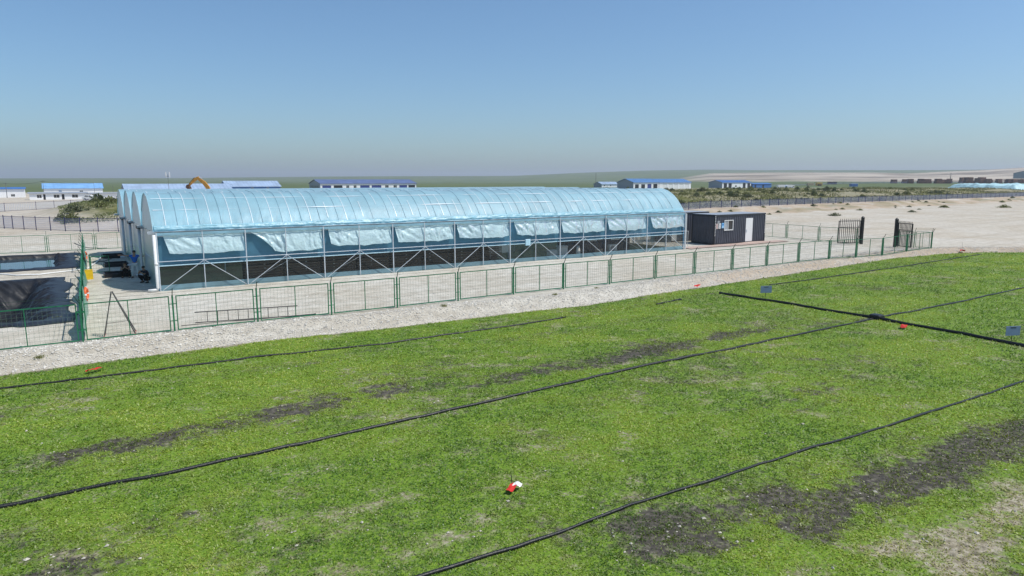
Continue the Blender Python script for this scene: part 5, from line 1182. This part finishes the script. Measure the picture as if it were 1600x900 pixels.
def truck(label, x, y, m):
    p = C2S(x, y); p.z = float(zg(p.x, p.y))-0.02; t = empty('truck', p, R(YAW+6)); tag(t, label, 'truck')
    MB().bbox((-3.4, -1.1, 0.9), (1.5, 1.1, 2.7), 0.08).build('cargo_box', M_WHITE, t)
    c = MB().bbox((1.6, -1.05, 0.5), (3.2, 1.05, 2.3), 0.15).build('cab', m, t); MB().box((1.9, -1.07, 1.4), (3.0, -1.055, 2.0)).build('window', M_GLASS, c)
    MB().box((-3.4, -0.5, 0.5), (1.59, 0.5, 0.89)).build('chassis', M_BLK, t)
    for xx in (-2.4, 2.4):
        for s in (-1, 1): wheel(t, xx, s*0.95, 0.45)
truck('white truck with sky blue cab parked right of the blue shed', 184, 470, M_SKYB)
truck('white truck with white cab farther along the far yard', 193, 480, M_WHITE)

# ---------------------------------------------------------------- shrubs and weeds
def shrub_mesh(k, n=420):
    r = np.random.default_rng(50+k); ph = r.random(n)*6.28; q = r.random(n)**0.6
    lob = 0.75+0.25*np.sin(ph*3+k)+0.15*np.sin(ph*5+2*k)
    x = np.cos(ph)*q*lob; y = np.sin(ph)*q*lob; z = (1-q**2)*0.75*r.random(n)**0.5*(0.7+0.5*np.sin(ph*2+k)**2)
    tint = np.array([[0.075, 0.105, 0.035], [0.11, 0.13, 0.06], [0.15, 0.17, 0.05]])[k % 3]*r.uniform(0.55, 1.4, (n, 1))
    return leaf_mesh('crown', np.stack([x, y, z], -1), r.uniform(0.16, 0.34, n), r.uniform(0.08, 0.16, n), tint, r=r)
SH = [shrub_mesh(k) for k in range(6)]
STEM = MB().tube([(0, 0, -0.1), (0.03, 0.02, 0.3)], [0.05, 0.03], 5).tube([(0.03, 0.02, 0.28), (0.2, 0.1, 0.55)], 0.02, 4).mesh('stem', mat('bark', (0.12, 0.09, 0.06), 0.9))
WEED = []
for k_ in range(2):
    r_ = np.random.default_rng(90+k_); n_ = 160; p_ = r_.normal(0, 0.35, (n_, 2)); WEED.append(leaf_mesh('crown', np.stack([p_[:, 0], p_[:, 1], r_.random(n_)*0.15], -1), r_.uniform(0.25, 0.8, n_), r_.uniform(0.05, 0.1, n_), np.array([[0.26, 0.27, 0.10]])*r_.uniform(0.6, 1.3, (n_, 1)), r=r_, lean=1.0))
def shrub(u, v, s, label, group, h=1.0):
    t = empty('shrub', (u, v, float(zg(u, v))-0.03), random.random()*6.28); t.scale = (s, s, s*h); tag(t, label, 'shrub', group)
    link('crown', random.choice(WEED if s < 0.28 else SH), t); link('stem', STEM, t)
cnt = 0; rs = random.Random(3)
while cnt < 185:
    u = rs.uniform(86, 330); v = float(fence_v(u))+rs.uniform(2.5, 90)
    if u > 258: continue
    if rs.random() > math.exp(-(v-46)/50) or float(fbm(np.array(u), np.array(v), 12, 3)) < 0.42: continue
    shrub(u, v, rs.uniform(0.5, 1.6), 'low grey green shrub on the weedy heaps behind the long navy fence', 'shrubs on the right hand heaps', rs.uniform(0.7, 1.2)); cnt += 1
cnt = 0
while cnt < 62:
    u = rs.uniform(-5, 34); v = rs.uniform(72, 118)
    if float(fbm(np.array(u), np.array(v), 9, 4)) < 0.40 or u < -5+0.1*(v-70): continue
    shrub(u, v, rs.uniform(0.8, 2.0), 'low green shrub on the heap behind the left navy fence', 'shrubs on the left hand heap', rs.uniform(0.6, 1.0)); cnt += 1
for _ in range(34):
    u = rs.uniform(86, 280); shrub(u, float(fence_v(u))-rs.uniform(1.5, 11)**1.0, rs.uniform(0.3, 0.9), 'small dry tuft on the slope below the long navy fence', 'tufts on the fence bank', 0.7)
for i, (x, y, s, w) in enumerate(((56, 119, 1.5, 'nearest the cabin end of the bank'), (71.5, 141, 1.0, 'second along from the cabin'), (77.5, 133, 1.2, 'standing alone above the open gate'), (86, 145, .7, 'small one right of the gate'), (97.5, 155, 1.7, 'wide one, left of a pair'),
        (111, 155, 1.9, 'wide one, right of a pair'), (121, 150, 1.3, 'low one before the right hand bank'), (123.5, 143, 1.6, 'wide low one near the right picture edge'), (132, 160, 1.5, 'farthest right one on the flats'), (102, 168, .9, 'small one close under the bank'))):
    p = C2S(x, y); shrub(p.x, p.y, s*0.78, 'low grey green bush on the open sand, '+w, 'bushes on the sand flats', 0.55)
# weeds on the bank by the front fence
for i, (u, v, s, w) in enumerate(((10.9, -13.6, 0.22, 'below the middle fence panels'), (17.5, -13.9, 0.2, 'near the stones at the grass edge'), (-5.5, -13.7, 0.22, 'at the left picture side'), (21.2, -13.0, 0.16, 'on the upper bank'), (-4.9, -6.3, 0.25, 'beside the black pond liner'), (36.5, -12.1, 0.2, 'under the fence before the cabin'), (48.5, -12.2, 0.2, 'under the fence near the gate'))):
    shrub(u, v, s, 'small pale weed tuft '+w, 'weeds along the bank')
# weeds that form a mat between the shrubs
def mat_leaves(n, u, v, smin, smax, name, label, cols):
    keep = fbm(u, v, 6, 4) > 0.42; u = u[keep]; v = v[keep]; n = len(u)
    tint = np.array(cols)[rng.integers(0, len(cols), n)]*rng.uniform(0.6, 1.35, (n, 1))
    tag(link(name, leaf_mesh(name, np.stack([u, v, zg(u, v)-0.02], -1), rng.uniform(smin, smax, n), rng.uniform(smin, smax, n)*0.35, tint)), label, 'weeds', kind='stuff')
n = 70000; mat_leaves(n, *(lambda q: (q, fence_v(q)+2+80*rng.random(n)**1.6))(rng.uniform(86, 340, n)), 0.25, 0.7, 'weeds', 'yellow green weeds matting the heaps behind the long navy fence', [(0.13, 0.145, 0.04), (0.19, 0.185, 0.055), (0.10, 0.12, 0.04)])
n = 60000; mat_leaves(n, rng.uniform(-4, 45, n), rng.uniform(70, 122, n), 0.15, 0.4, 'weeds', 'green weeds matting the heap behind the left navy fence', [(0.13, 0.165, 0.045), (0.18, 0.2, 0.06), (0.10, 0.13, 0.04)])

# ---------------------------------------------------------------- haze
def haze():
    m = bpy.data.materials.new('haze'); m.use_nodes = True; t = m.node_tree; t.nodes.clear()
    o = t.nodes.new('ShaderNodeOutputMaterial'); v = t.nodes.new('ShaderNodeVolumePrincipled')
    v.inputs['Color'].default_value = (0.86, 0.92, 1.0, 1); v.inputs['Density'].default_value = HAZE; v.inputs['Anisotropy'].default_value = 0.2
    t.links.new(v.outputs[0], o.inputs['Volume'])
    b = MB(); b.box((-9500, -3500, -14), (9500, 9500, 110)); ob = b.build('haze', m); tag(ob, kind='stuff')
HAZE = 0.0002
haze()
